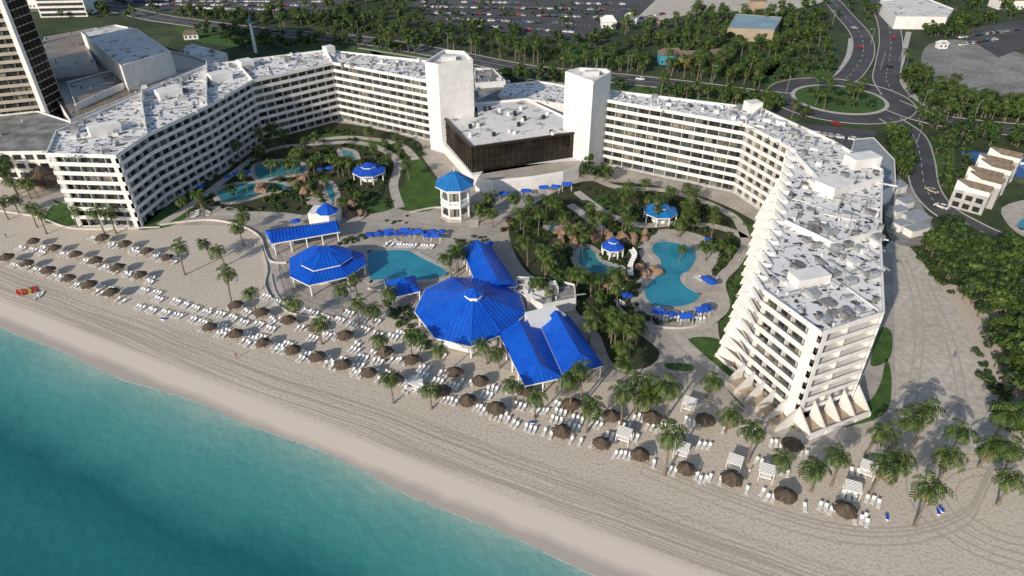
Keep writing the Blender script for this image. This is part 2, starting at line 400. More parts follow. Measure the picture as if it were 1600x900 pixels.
def mass(name,temps,pl):
    """join many copies (x,y,z,rot,scale,template index) into one mesh"""
    T=[]; mats=[]
    for t in temps:
        for m in t.mats:
            if m not in mats: mats.append(m)
        fs=[f for f in t.f if len(f)==4]; mm=[q for f,q in zip(t.f,t.m) if len(f)==4]
        T.append((np.array(t.v,dtype=np.float32),np.array(fs,dtype=np.int32),np.array([mats.index(t.mats[q]) for q in mm],dtype=np.int32)))
    VV=[];FF=[];MM=[];o=0
    for x,y,z,r,s,k in pl:
        v,f,m=T[k]; c,n=math.cos(r)*s,math.sin(r)*s
        w=np.empty_like(v); w[:,0]=v[:,0]*c-v[:,1]*n+x; w[:,1]=v[:,0]*n+v[:,1]*c+y; w[:,2]=v[:,2]*s+z
        VV.append(w);FF.append(f+o);MM.append(m);o+=len(v)
    if not VV: return
    V=np.concatenate(VV);Fc=np.concatenate(FF);M=np.concatenate(MM)
    me=bpy.data.meshes.new(name); me.vertices.add(len(V)); me.vertices.foreach_set('co',V.ravel())
    me.loops.add(Fc.size); me.loops.foreach_set('vertex_index',Fc.ravel())
    me.polygons.add(len(Fc)); me.polygons.foreach_set('loop_start',np.arange(0,Fc.size,4,dtype=np.int32))
    for m in mats: me.materials.append(m)
    me.polygons.foreach_set('material_index',M); me.update(calc_edges=True); return link(name,me)
def scatter(poly,n,k,smin=.7,smax=1.3,mind=0,k0=0):
    w=L2(poly); xs=[p.x for p in w]; ys=[p.y for p in w]; out=[]; tries=0
    while len(out)<n and tries<n*25:
        tries+=1; x,y=R(min(xs),max(xs)),R(min(ys),max(ys))
        if not inside(x,y,w) or excl(x,y): continue
        if mind and any((x-a[0])**2+(y-a[1])**2<mind*mind for a in out): continue
        out.append((x,y,0,R(0,6.28),R(smin,smax),random.randrange(k0,k)))
    return out
def palm_at(u,v,i=None,sc=1.0):
    i=random.randrange(6) if i is None else i
    p=P2(u,v,palmH[i]*sc); inst('palm_tree',palmM[i],p.x,p.y,0,R(0,6.28),sc*R(.95,1.1))
# ---------------- facades
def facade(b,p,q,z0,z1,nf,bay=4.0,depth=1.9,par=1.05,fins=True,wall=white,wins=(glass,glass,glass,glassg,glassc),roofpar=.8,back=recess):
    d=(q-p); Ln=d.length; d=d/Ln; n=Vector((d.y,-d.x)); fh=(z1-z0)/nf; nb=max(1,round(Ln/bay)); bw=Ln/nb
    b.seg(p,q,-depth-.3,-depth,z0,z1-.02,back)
    for k in range(nf+1):
        z=z0+k*fh
        if k<nf: b.seg(p,q,-depth,-.003,z-.12,z+.12,wall)
        if 0<k<nf: b.seg(p,q,-.14,.004,z-.25,z-.2+par+.15,wall)
    b.seg(p,q,-.3,.01,z1-.35,z1+roofpar,wall)
    for i in range(nb+1):
        c=p+d*(i*bw)
        if fins: b.seg(c-d*.07,c+d*.07,-depth+.01,-.65,z0,z1-.36,wall)
        if i<nb:
            for k in range(nf):
                z=z0+k*fh; a=c+d*.3-n*(depth-.04); e=c+d*(bw-.3)-n*(depth-.04)
                m=random.choice(wins); mid=a+(e-a)*.5
                b.quad((a.x,a.y,z+.15),(mid.x,mid.y,z+.15),(mid.x,mid.y,z+fh-.35),(a.x,a.y,z+fh-.35),m)
                m=random.choice(wins) if random.random()<.5 else m
                mid2=mid+d*.08
                b.quad((mid2.x,mid2.y,z+.15),(e.x,e.y,z+.15),(e.x,e.y,z+fh-.35),(mid2.x,mid2.y,z+fh-.35),m)
                if random.random()<.3: # balcony chairs
                    cc=c+d*R(.8,bw-.8)-n*.9; b.box(cc.x,cc.y,z+.12,.6,.6,.8,R(0,3),beige if random.random()<.5 else metalg)
def plainwall(b,p,q,z0,z1,nf,bay=4,wall=white):
    d=(q-p); Ln=d.length; d=d/Ln; n=Vector((d.y,-d.x)); fh=(z1-z0)/nf; nb=max(1,int(Ln/bay))
    b.seg(p,q,-.4,0,z0,z1+.8,wall)
    for i in range(nb):
        for k in range(nf):
            a=p+d*((i+.3)*Ln/nb)+n*.03; e=p+d*((i+.7)*Ln/nb)+n*.03; z=z0+k*fh+.9
            b.quad((a.x,a.y,z),(e.x,e.y,z),(e.x,e.y,z+1.3),(a.x,a.y,z+1.3),glass)
def clutter(b,poly,z,n,smin=.6,smax=2.6):
    xs=[p.x for p in poly]; ys=[p.y for p in poly]; c=0;t=0
    while c<n and t<n*20:
        t+=1; x,y=R(min(xs),max(xs)),R(min(ys),max(ys))
        if not inside(x,y,poly): continue
        c+=1; rot=random.choice([0,1.57])+ROT
        k=random.random()
        if k<.4: b.box(x,y,z,R(smin,smax),R(smin,smax),R(.5,1.5),rot,random.choice((duct,metalg,roofg)))
        elif k<.75: b.box(x,y,z+.25,R(3,9),R(.15,.4),R(.15,.4),rot,random.choice((duct,metalg,metalg)))
        else: b.cyl(x,y,z,z+R(.5,1.2),.25,.25,6,random.choice((duct,metalg)))
ROT=0
ZR=24.0
# right wing
b=B()
fr=L2([(945,158),(1165,197),(1243,238),(1224,350),(1192,457),(1283,524),(1381,492),(1376,375),(1379,268),(1300,222),(1190,172),(950,143)],ZR)
b.add([(p.x,p.y,ZR) for p in fr],[tuple(range(len(fr)))],roofm)
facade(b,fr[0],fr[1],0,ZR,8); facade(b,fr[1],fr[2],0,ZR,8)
def sawtooth(p,q,nt,out=2.8):
    d=(q-p)/nt; n=Vector((d.y,-d.x)).normalized()
    for i in range(nt):
        a=p+d*i; e=p+d*(i+1); t=a+n*out
        facade(b,t,e,0,ZR,8,bay=12,depth=1.5,roofpar=.8,par=.95)
        b.seg(a,t,-.25,0,0,ZR+.8,white)
        dd_=d*.05; h=ZR/8
        for k in range(5):
            o=n*(4.4*(1-k/5)); z=k*h
            b.hexa([(t.x,t.y,z),(t.x+o.x,t.y+o.y,z),(t.x+o.x+dd_.x,t.y+o.y+dd_.y,z),(t.x+dd_.x,t.y+dd_.y,z)],[(t.x,t.y,z+h),(t.x+o.x*.85,t.y+o.y*.85,z+h),(t.x+o.x*.85+dd_.x,t.y+o.y*.85+dd_.y,z+h),(t.x+dd_.x,t.y+dd_.y,z+h)],white)
            s1=t+o
            b.add([(e.x,e.y,z+.13),(s1.x,s1.y,z+.13),(t.x,t.y,z+.13)],[(0,1,2)],beige)
            b.seg(s1,e,-.15,0,z-.25,z+1,white)
        b.add([(e.x,e.y,ZR),(t.x,t.y,ZR),(a.x,a.y,ZR)],[(0,1,2)],roofm)
sawtooth(fr[2],fr[3],8); sawtooth(fr[3],fr[4],6)
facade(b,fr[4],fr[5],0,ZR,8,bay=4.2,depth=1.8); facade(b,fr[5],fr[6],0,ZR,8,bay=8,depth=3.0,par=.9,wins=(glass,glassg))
# podium terraces at the sea end
d1=(fr[6]-fr[5]).normalized(); n1=Vector((d1.y,-d1.x))
for k in range(5):
    p=fr[5]+(fr[6]-fr[5])*(k/4); q=p+d1*.25
    for w_ in (p,q): b.add([(w_.x,w_.y,0),(w_.x+n1.x*5,w_.y+n1.y*5,0),(w_.x+n1.x*5,w_.y+n1.y*5,1.2),(w_.x+n1.x*.2,w_.y+n1.y*.2,5.5)],[(0,1,2,3)],white)
b.seg(fr[5],fr[6],.02,4.6,0,.9,beige); b.seg(fr[5],fr[6],4.6,4.9,0,1.8,white)
d0=(fr[5]-fr[4]).normalized(); n0=Vector((d0.y,-d0.x)); b.seg(fr[4],fr[5],.02,4.0,0,.8,beige)
for k in range(6):
    p=fr[4]+(fr[5]-fr[4])*(k/5); q=p+d0*.25
    for w_ in (p,q): b.add([(w_.x,w_.y,0),(w_.x+n0.x*5,w_.y+n0.y*5,0),(w_.x+n0.x*5,w_.y+n0.y*5,1.2),(w_.x+n0.x*.2,w_.y+n0.y*.2,5)],[(0,1,2,3)],white)
for i in range(6,11): plainwall(b,fr[i],fr[i+1],0,ZR,8)
# section walls on roof
def rw(u1,v1,u2,v2,h=1.6,t=.35): b.seg(P2(u1,v1,ZR),P2(u2,v2,ZR),-t,0,ZR-.05,ZR+h,white)
rw(1224,352,1300,388); rw(1300,388,1376,368); rw(1240,245,1300,312); rw(1300,312,1378,285,2.2); rw(1300,312,1330,300,3.2,6)
rw(1165,196,1190,172)
ROT=.35; clutter(b,fr[3:8],ZR,110); ROT=-.5; clutter(b,[fr[2],fr[3],fr[7],fr[8],fr[9]],ZR,90); clutter(b,[fr[0],fr[1],fr[10],fr[11]],ZR,50)
clutter(b,[fr[1],fr[2],fr[9],fr[10]],ZR,50)
for (u,v,sx,sy,sz) in((1262,440,8,4,2.2),(1345,258,9,5,3),(1280,290,6,3,1.8),(1175,172,5,4,3)):
    p=P2(u,v,ZR); b.box(p.x,p.y,ZR,sx,sy,sz,.3,white)
EXC.append(fr); b.building('hotel_wing_building')
# left wing
b=B()
fl=L2([(73,243),(182,246),(232,212),(325,168),(395,128),(520,100),(667,128),(667,97),(510,80),(325,103),(225,146),(88,208)],ZR)
b.add([(p.x,p.y,ZR) for p in fl],[tuple(range(len(fl)))],roofm)
for i in range(6): facade(b,fl[i],fl[i+1],0,ZR,8)
for i in range(7,11): plainwall(b,fl[i],fl[i+1],0,ZR,8)
facade(b,fl[11],fl[0],0,ZR,8)
rw(232,212,225,170,1.5); rw(225,170,225,146,2.5,.4); rw(325,168,325,103,2); rw(520,100,510,80,1.5); rw(395,128,370,99,1.5)
ROT=.4; clutter(b,[fl[0],fl[1],fl[2],fl[10],fl[11]],ZR,60); clutter(b,[fl[2],fl[3],fl[9],fl[10]],ZR,55); clutter(b,[fl[3],fl[4],fl[5],fl[8],fl[9]],ZR,60); ROT=-.4;clutter(b,[fl[5],fl[6],fl[7],fl[8]],ZR,60)
for (u,v,sx,sy,sz) in((165,208,9,4,3),(265,150,8,6,2.5),(345,125,8,5,3),(385,105,5,5,3),(515,85,4,4,3.5)):
    p=P2(u,v,ZR); b.box(p.x,p.y,ZR,sx,sy,sz,.7,white)
EXC.append(fl); b.building('hotel_wing_building')
# elevator towers
def tower(pts,z,name,front):
    b=B(); w=L2(pts,z); b.prism(w,0,z,white,roofl)
    for i in range(len(w)): b.seg(w[i],w[(i+1)%len(w)],-.5,.02,z-.02,z+1.1,white)
    c=sum(w,Vector((0,0)))/len(w); b.box(c.x,c.y,z,5,3,1.6,.2,duct)
    b.cyl(c.x+2,c.y+1,z,z+6,.06,.04,5,metalg)
    EXC.append(w); b.building(name)
tower([(664,101),(684,105),(739,97),(726,84),(693,82)],33,'elevator_tower_building',0)
tower([(883,116),(927,132),(955,117),(948,112),(905,110)],33,'elevator_tower_building',0)
# glass atrium
b=B(); ZA=13
ga=L2([(680,170),(737,232),(911,207),(878,182),(822,156)],ZA)
b.prism(ga,4,ZA,dglass,roofl)
b.prism([p*1.0 for p in L2([(674,172),(737,236),(914,210),(880,182),(822,155)],ZA)],0,4,white,white)
for i in range(2):
    p,q=ga[i],ga[i+1]; n=int((q-p).length/2); d=(q-p)/n
    for k in range(n+1): b.seg(p+d*k-d*.03,p+d*k+d*.03,0,.25,4,ZA,mull)
    for z in(4.1,7,10): b.seg(p,q,.26,.32,z,z+.15,mull)
    b.seg(p,q,-.5,.4,ZA-.02,ZA+.7,mull)
for i in range(2,5): b.seg(ga[i],ga[(i+1)%5],-.4,.02,ZA-.02,ZA+.8,white)
for i in range(22):
    p=P2(R(715,870),R(168,215),ZA)
    if inside(p.x,p.y,ga): b.cyl(p.x,p.y,ZA,ZA+R(1,2),.7,.7,8,tire if i%2 else duct)
EXC.append(ga); b.building('glass_atrium_building')
b=B(); tw=L2([(742,282),(770,286),(830,280),(880,272),(905,262),(912,250),(760,262)],4)
b.prism(tw,0,4,white,paving)
for i in range(5): b.seg(tw[i],tw[i+1],-.12,.01,4,5.1,white2)
b.building('terrace_building')
b=B()
for pts,z,m in(([(735,160),(780,166),(800,135),(770,108),(742,108)],9,roofg),([(780,150),(885,165),(882,135),(840,128),(790,133)],10,roofm),([(742,132),(790,128),(770,108),(742,110)],11,roofg)):
    w=L2(pts,z); b.prism(w,0,z,white,m); EXC.append(w)
    for i in range(len(w)): b.seg(w[i],w[(i+1)%len(w)],-.3,.02,z-.02,z+.6,white)
    ROT=.2; clutter(b,w,z,14)
b.building('service_block_building')
# ---------------- blue roofs
def facet(b,pts,sp_=1.0,m=blue,rm=blue2):
    pts=[Vector(p) for p in pts]; b.add(pts,[tuple(range(len(pts)))],m)
    a=pts[0]; e=(pts[1]-a); Le=e.length; e=e/Le
    nn=None
    for p in pts[2:]:
        w=(p-a)-e*(p-a).dot(e)
        if w.length>.05: nn=w.normalized(); break
    up=e.cross(nn); 
    if up.z<0: up=-up
    q=[((p-a).dot(e),(p-a).dot(nn)) for p in pts]
    x0=min(t[0] for t in q); x1=max(t[0] for t in q); x=x0+sp_/2
    while x<x1:
        ys=[]
        for i in range(len(q)):
            s,t=q[i],q[(i+1)%len(q)]
            if (s[0]>x)!=(t[0]>x): ys.append(s[1]+(t[1]-s[1])*(x-s[0])/(t[0]-s[0]))
        if len(ys)>=2:
            y0,y1=min(ys),max(ys)
            c=[a+e*(x+dx)+nn*y for dx,y in((-.06,y0),(.06,y0),(.06,y1),(-.06,y1))]
            b.hexa(c,[k+up*.12 for k in c],rm)
        x+=sp_
def hip(b,eave,z0,z1,k,ze2=None,m=blue,rm=blue2,c=None,spc=1.0):
    c=c or sum(eave,Vector((0,0)))/len(eave); top=[c+(p-c)*k for p in eave]; n=len(eave)
    for i in range(n):
        j=(i+1)%n; a,d=eave[i],eave[j]; u,w=top[i],top[j]
        facet(b,[(a.x,a.y,z0),(d.x,d.y,z0),(w.x,w.y,z1),(u.x,u.y,z1)],spc,m,rm)
        b.seg(a,d,-.15,.02,z0-.3,z0-.01,white2); 
        A,U=Vector((a.x,a.y,z0)),Vector((u.x,u.y,z1)); dd=(U-A).normalized(); sd=dd.cross(Vector((0,0,1))).normalized()*.12
        b.hexa([A-sd,A+sd,U+sd,U-sd],[x+Vector((0,0,.14)) for x in(A-sd,A+sd,U+sd,U-sd)],rm)
    b.add([(p.x,p.y,z1) for p in top],[tuple(range(n))],m); return top,c
def oct_(c,r,n=8,ph=math.pi/8,sx=1,sy=1,rot=0):
    out=[]
    for i in range(n):
        a=ph+i*2*math.pi/n; x,y=r*math.cos(a)*sx,r*math.sin(a)*sy
        out.append(c+Vector((x*math.cos(rot)-y*math.sin(rot),x*math.sin(rot)+y*math.cos(rot))))
    return out
def posts(b,pts,z,c,k=.93,r=.22,m=white2):
    for p in pts: q=c+(p-c)*k; b.cyl(q.x,q.y,.06,z,r,r,8,m)
b=B(); ev=L2([(648,487),(664,452),(705,433),(770,434),(812,460),(822,490),(785,522),(735,541),(680,528)],4.2)
t,c=hip(b,ev,4.2,10.5,.07,c=P2(740,461,10.5),spc=1.1)
o=oct_(c,1.9); b.prism(o,9.3,11.0,white2); hip(b,oct_(c,2.4),11.0,12.4,.05,spc=5); posts(b,ev,4.2,c)
inn=[c+(p-c)*.8 for p in ev]; b.prism(inn,0,4,white,white)
for i in range(len(inn)):
    p,q=inn[i],inn[(i+1)%len(inn)]; n=max(1,int((q-p).length/2.5)); d=(q-p)/n
    for k in range(n): b.seg(p+d*(k+.1),p+d*(k+.9),.01,.05,.3,3.4,glass)
EXC.append(ev); b.building('restaurant_building')
def gable(name,corners,z,zr,ridge,wallk=.85,spc=1.0,walls=True):
    b=B(); A,Bc,C,D=corners; r0,r1=ridge; V=lambda p,zz:(p.x,p.y,zz)
    facet(b,[V(A,z),V(Bc,z),V(r1,zr),V(r0,zr)],spc); facet(b,[V(C,z),V(D,z),V(r0,zr),V(r1,zr)],spc)
    facet(b,[V(Bc,z),V(C,z),V(r1,zr)],spc); facet(b,[V(D,z),V(A,z),V(r0,zr)],spc)
    for p,q in((A,Bc),(Bc,C),(C,D),(D,A)):
        b.seg(p,q,-.2,.02,z-.35,z-.01,white2)
        n=max(1,int((q-p).length/4))
        cc=(A+Bc+C+D)/4
        for k in range(n): x=cc+((p+(q-p)*k/n)-cc)*.93; b.cyl(x.x,x.y,.06,z-.3,.2,.2,8,white2)
    if walls:
        cc=(A+Bc+C+D)/4; w=[cc+(p-cc)*.6 for p in corners]; b.prism(w,0,z-.3,white,white)
    EXC.append(corners); return b.building(name)
def rect(pts,z,lerp=(.25,.75),axis=0):
    w=L2(pts,z)
    m0=(w[0]+w[3])/2; m1=(w[1]+w[2])/2
    if axis: m0=(w[0]+w[1])/2; m1=(w[3]+w[2])/2
    return w,(m0+(m1-m0)*lerp[0],m0+(m1-m0)*lerp[1])
w,r=rect([(424,381),(531,362),(527,344),(413,360)],4,(.03,.97)); gable('bar_pavilion_building',w,4,5.6,r,walls=False)
w,r=rect([(612,465),(657,455),(648,430),(600,440)],4,(.45,.55)); gable('pool_pavilion_building',w,4,6.5,r,walls=False)
w,r=rect([(748,455),(808,447),(768,385),(722,389)],4.5); gg=( (w[0]+w[1])/2,(w[2]+w[3])/2 )
gable('dining_hall_building',[w[1],w[2],w[3],w[0]],4.5,7.2,(gg[0],gg[1]))
# beach grill: two parallel gables meeting in a valley
for k,(q,zr) in enumerate((([(820,603),(880,590),(842,507),(779,521)],7.4),([(881,589.5),(943,571),(890,494),(843,506)],7.8))):
    w=L2(q,4.2+.1*k); m0=(w[0]+w[1])/2; m1=(w[2]+w[3])/2
    gable('beach_grill_building',[w[1],w[2],w[3],w[0]],4.2+.1*k,zr-.6,(m0+(m1-m0)*.15,m1))
b=B(); ev=L2([(453,432),(482,446),(545,432),(573,412),(568,396),(535,386),(480,388),(452,404)],4)
t,c=hip(b,ev,4,5.6,.62); b.prism(t,5.6,6.3,white2); hip(b,[c+(p-c)*1.08 for p in t],6.3,8.4,.3,c=c); posts(b,ev,3.9,c)
inn=[c+(p-c)*.45 for p in ev]; b.prism(inn,0,3.9,white,white); EXC.append(ev); b.building('pool_bar_building')
b=B(); p=P2(510,345); b.box(p.x,p.y,0,9,6,4,-.1,white); c=P2(510,326,6); hip(b,oct_(c,3.4),5.2,8,.05,spc=.8); b.prism(oct_(c,2.8),0,5.1,white); b.building('kiosk_building')
# gazebo tower
b=B(); c=P2(712,344)+Vector((0,3)); o=oct_(c,4.6); b.prism(oct_(c,5.2),0,.8,paved)
for z in(.8,6.2):
    for p in o: b.cyl(p.x,p.y,z,z+4.8,.3,.3,8,white2)
    b.prism(oct_(c,5.0),z+4.6,z+5.2,white2)
    for i in range(8): 
        p,q=o[i],o[(i+1)%8]; b.seg(p,q,-.08,.08,z+.1,z+1.0,white2); b.seg(p,q,-.2,.2,z+3.9,z+4.7,white2)
b.prism(oct_(c,2.2),.8,11,recess,white)
hip(b,oct_(c,6.4),11.6,15.6,.1,m=bluel,rm=bluel,spc=1.0); b.cyl(c.x,c.y,15.6,17.5,.2,.02,6,white2)
for k in range(8): b.box(c.x+6+k*.0,c.y-4.5-k*.45,0,3,.45,.8-k*.1,0,paved)
b.building('gazebo_tower_building')
def gazebo(u,v,r,m=bluel,z=3.4):
    b=B(); c=P2(u,v,z+1); o=oct_(c,r); hip(b,o,z,z+1.5,.35,m=m,rm=m,spc=.9); hip(b,oct_(c,r*.45),z+1.8,z+2.9,.05,m=m,rm=m,spc=.9); posts(b,o,z,c); b.prism(oct_(c,r*.5),0,1.1,white2); EXC.append(o); b.building('gazebo_building')
gazebo(1033,325,5.5); gazebo(576,262,6.0,blued); gazebo(958,380,3.4,blued,3)
# kitchen
b=B()
for pts,z in(([(803,455),(848,478),(900,468),(898,446),(860,436),(808,434)],3.4),([(824,462),(873,452),(868,440),(818,448)],5.0)):
    w=L2(pts,z); b.prism(w,0,z,white,roofg if z<4 else roofl); EXC.append(w)
    for i in range(len(w)): b.seg(w[i],w[(i+1)%len(w)],-.25,.02,z-.02,z+.5,white)
    ROT=.2; clutter(b,w,z,14,.5,1.3)
w=L2([(820,488),(866,477),(884,492),(830,507)],6.2); b.prism(w,0,6.2,white,white2)
b.building('kitchen_building')
# thatched hut
b=B(); c=P2(72,290)
for (r0,z0,r1,z1,n) in((7,3,3,5.4,44),(4.2,5,.2,7.6,34)):
    for i in range(n):
        a0=i*2*math.pi/n; a1=(i+1.15)*2*math.pi/n; q=r0*R(.93,1.05)
        b.quad((c.x+q*math.cos(a0),c.y+q*math.sin(a0),z0-R(0,.2)),(c.x+q*math.cos(a1),c.y+q*math.sin(a1),z0),(c.x+r1*math.cos(a1),c.y+r1*math.sin(a1),z1),(c.x+r1*math.cos(a0),c.y+r1*math.sin(a0),z1),thatch)
for p in oct_(c,6): b.cyl(p.x,p.y,0,3.2,.15,.15,6,wood)
b.prism(oct_(c,3),0,1.1,wood); b.building('thatched_bar_building')
# ---------------- courtyard
sheet('courtyard_planting_bed',[(240,318),(330,282),(395,235),(430,205),(520,192),(600,205),(655,222),(660,245),(690,290),(690,322),(640,330),(600,322),(560,345),(530,322),(470,337),(400,332),(345,322),(300,330),(260,352),(215,357)],.09,bed)
sheet('courtyard_planting_bed',[(800,345),(850,310),(905,285),(960,285),(1020,290),(1110,312),(1190,355),(1190,400),(1180,460),(1150,545),(1125,530),(1118,490),(1090,500),(1020,500),(1000,520),(1030,550),(1010,575),(960,570),(935,520),(900,485),(890,440),(830,430),(800,385)],.09,bed)
for pts in ([(632,252),(655,247),(672,270),(690,295),(682,325),(640,330),(618,308),(634,285)],
 [(82,312),(105,330),(150,345),(205,338),(245,320),(200,325),(140,330),(100,318)],[(215,350),(255,325),(290,318),(296,335),(270,352),(235,358)],
 [(500,210),(560,213),(610,225),(650,238),(640,248),(590,235),(540,225)],[(70,345),(85,320),(120,340),(160,350),(120,353),(85,350)],
 [(1070,535),(1090,527),(1125,532),(1145,560),(1165,600),(1215,635),(1280,645),(1350,632),(1375,600),(1385,560),(1393,600),(1378,650),(1290,672),(1235,668),(1160,635),(1115,580),(1080,555)],
 [(1150,345),(1180,360),(1178,400),(1150,450),(1140,500),(1150,535),(1130,520),(1125,500),(1140,450),(1165,395)],[(940,340),(980,345),(1005,365),(985,372),(955,362)],[(930,310),(960,305),(968,325),(940,332)],
 [(1120,475),(1135,480),(1128,500),(1105,508),(1112,490)],[(1040,568),(1080,570),(1078,580),(1045,577)],[(1375,515),(1393,520),(1390,560),(1360,570)],
 [(395,300),(430,290),(470,292),(440,305)],[(560,318),(600,310),(615,325),(570,335)]):
    sheet('lawn_grass',pts,.12,grass)
for pts in ([(1000,128),(1150,148),(1180,165),(1100,168),(980,150)],[(590,74),(760,100),(720,112),(600,92)],[(1225,92),(1300,108),(1270,138),(1180,128)],[(1180,168),(1250,185),(1200,195),(1150,182)],[(1405,130),(1450,150),(1500,180),(1430,165)],[(280,38),(420,56),(400,75),(300,62)],[(880,75),(1000,85),(980,105),(860,95)],[(1100,100),(1200,85),(1240,110),(1130,122)],[(1450,222),(1490,228),(1485,300),(1462,270)],[(430,62),(560,74),(600,92),(470,82)],[(860,125),(960,138),(940,155),(870,145)]):
    sheet('lawn_grass',pts,.025,grass)
path_pts=[[(250,352),(300,320),(360,275),(420,235),(500,225),(570,225),(620,250),(615,290),(625,325)],[(470,225),(540,215),(620,225),(650,250)],[(330,335),(420,335),(470,340)],
 [(900,300),(950,335),(1000,352),(1060,350),(1120,355),(1165,375),(1150,410),(1125,440),(1130,480),(1095,510),(1060,525),(1140,600),(1230,680),(1330,680)],
 [(905,265),(960,292),(1050,300),(1140,335),(1165,372)],[(890,320),(930,350),(940,365),(870,350)],[(410,375),(425,400),(430,440),(450,475),(520,495)],[(940,570),(930,530),(910,500),(985,500),(1030,520)]]
for p in path_pts: ribbon('garden_path',p,3.2,.15,paved)
sheet('pool_deck',[(485,300),(530,330),(570,330),(560,345),(510,340),(480,320)],.13,paved); sheet('pool_deck',[(1000,490),(1100,505),(1120,480),(1128,455),(1112,425),(1125,400),(1100,370),(1040,358),(1000,375),(1000,400),(1010,420),(985,455),(990,480)],.13,paved)
def pool(pts,m,ex=True):
    w=smooth(L2(pts),6)
    b=B(); b.add([(p.x,p.y,.2) for p in w],[tuple(range(len(w)))],m)
    n=len(w)
    for i in range(n): b.seg(w[i],w[(i+1)%n],-.25,1.6,.1,.26,paved); 
    if ex: EXC.append(w)
    b.obj('swimming_pool')
pool([(572,392),(600,388),(640,388),(665,400),(703,420),(702,434),(660,443),(600,442),(573,442),(566,410)],poolm)
pool([(1015,380),(1040,374),(1085,385),(1096,405),(1085,425),(1072,434),(1078,446),(1100,460),(1095,475),(1065,485),(1020,483),(1003,470),(998,450),(1013,435),(1024,410),(1012,395)],poolm)
pool([(893,388),(915,382),(935,392),(945,408),(975,418),(972,435),(945,443),(918,430),(895,410)],poolb)
pool([(392,262),(415,252),(450,250),(480,258),(478,272),(440,278),(400,282)],poolb)
pool([(335,300),(360,288),(400,284),(440,284),(460,295),(420,305),(370,318),(340,316)],poolb)
pool([(500,284),(518,284),(530,300),(528,320),(512,318)],poolb)
pool([(530,232),(555,236),(562,250),(545,255),(530,245)],poolb)
pool([(850,350),(870,348),(872,362),(855,366)],poolb)
# rocks
def rocks(cs,name='waterfall_rocks'):
    b=B()
    for u,v,n,r in cs:
        c0=P2(u,v)
        for k in range(n):
            c=c0+Vector((R(-r,r),R(-r,r))); s=R(.8,1.9); hh=R(.8,2.6)
            vs=[];nn=8
            for lv,(rr,zz) in enumerate(((1.1,0),(1.05,.45),(.75,.85),(.3,1))):
                for i in range(nn):
                    a=i*2*math.pi/nn; f=R(.75,1.2)*rr*s; vs.append((c.x+f*math.cos(a),c.y+f*math.sin(a),zz*hh*R(.85,1.1)))
            fs=[(l*nn+i,l*nn+(i+1)%nn,(l+1)*nn+(i+1)%nn,(l+1)*nn+i) for l in range(3) for i in range(nn)]+[tuple(range(3*nn,4*nn))]
            b.add(vs,fs,rock)
    b.obj(name)
rocks([(878,372,8,4),(890,360,6,3),(962,378,9,5),(935,375,6,3),(1000,375,5,3),(1015,428,5,2.5),(965,438,5,3),(955,452,3,2)])
rocks([(485,300,7,3),(540,328,7,4),(470,285,5,3),(410,296,5,3),(560,335,4,3),(870,380,4,2)])
b=B(); pts=smooth(L2([(985,432),(984,420),(990,408),(984,402)]),4,False)
for i in range(len(pts)-1): b.seg(pts[i],pts[i+1],-.7,.7,.3+i*.2,.55+i*.2,white2); b.seg(pts[i],pts[i+1],.7,.8,.3+i*.2,1.1+i*.2,white2)
b.obj('water_slide')
# bushes and trees in courtyards
PD=len(EXC)
for q in ([(632,252),(655,247),(672,270),(690,295),(682,325),(640,330),(618,308),(634,285)],[(1000,490),(1100,505),(1120,480),(1128,455),(1112,425),(1125,400),(1100,370),(1040,358),(1000,375)],[(1150,345),(1180,360),(1178,400),(1150,450),(1140,500),(1150,535),(1130,520),(1125,500),(1140,450),(1165,395)]): EXC.append(L2(q))
for p in path_pts:
    c=smooth(L2(p),4,False)
    for i in range(len(c)-1):
        d=(c[i+1]-c[i]).normalized(); n=Vector((-d.y,d.x))*2; EXC.append([c[i]+n,c[i+1]+n,c[i+1]-n,c[i]-n])
pl=scatter([(250,318),(395,240),(520,200),(655,225),(690,320),(560,342),(470,337),(300,335)],300,6,.6,1.3)
pl+=scatter([(800,345),(905,290),(1110,315),(1188,360),(1180,460),(1150,545),(1118,500),(1000,520),(960,570),(935,520),(890,440),(800,385)],420,6,.6,1.3)
pl+=scatter([(600,470),(645,480),(690,540),(670,550),(610,500)],50,6,.6,1)+scatter([(700,370),(760,370),(770,385),(720,388)],25,6,.5,.9)+scatter([(525,380),(600,358),(600,365),(530,386)],30,6,.5,.8)+scatter([(600,345),(650,335),(640,350),(600,352)],6,6,.5,.7)
pl+=scatter([(1100,570),(1160,635),(1235,660),(1300,665),(1230,650),(1170,620)],14,6,.5,.8)
mass('garden_shrubs',bushB,pl)
mass('red_shrubs',bushR,[(p.x,p.y,0,0,R(.8,1.3),0) for p in [P2(R(785,800),R(338,362)) for _ in range(9)]])
for u,v,n in((420,270,6),(480,240,8),(395,215,7),(450,215,6),(600,240,5),(290,310,2),(840,330,14),(870,420,10),(900,440,8),(930,430,5),(980,500,9),(950,500,8),(1100,330,12),(1050,310,8),(1105,400,3),(1000,300,7),(960,340,5),(775,325,5),(830,390,6),(910,360,5),(580,220,5),(500,300,4),(385,345,1),(720,400,2),(545,250,4)):
    for k in range(n):
        palm_at(u+R(-40,40),v+R(-22,18),sc=R(.6,.92))
for u,v in((930,265),(910,262),(945,268),(920,258),(938,262),(750,330),(765,322),(360,290),(490,285),(945,490),(1000,490),(940,470),(1105,390),(425,290),(600,250),(985,340),(1085,345),(400,240),(460,235),(560,300),(860,340),(870,440),(920,330)):
    p=P2(u,v,4); k=random.randrange(11); inst('broadleaf_tree',treeM[k],p.x,p.y,0,R(0,6),R(.7,1.1))
del EXC[PD:]
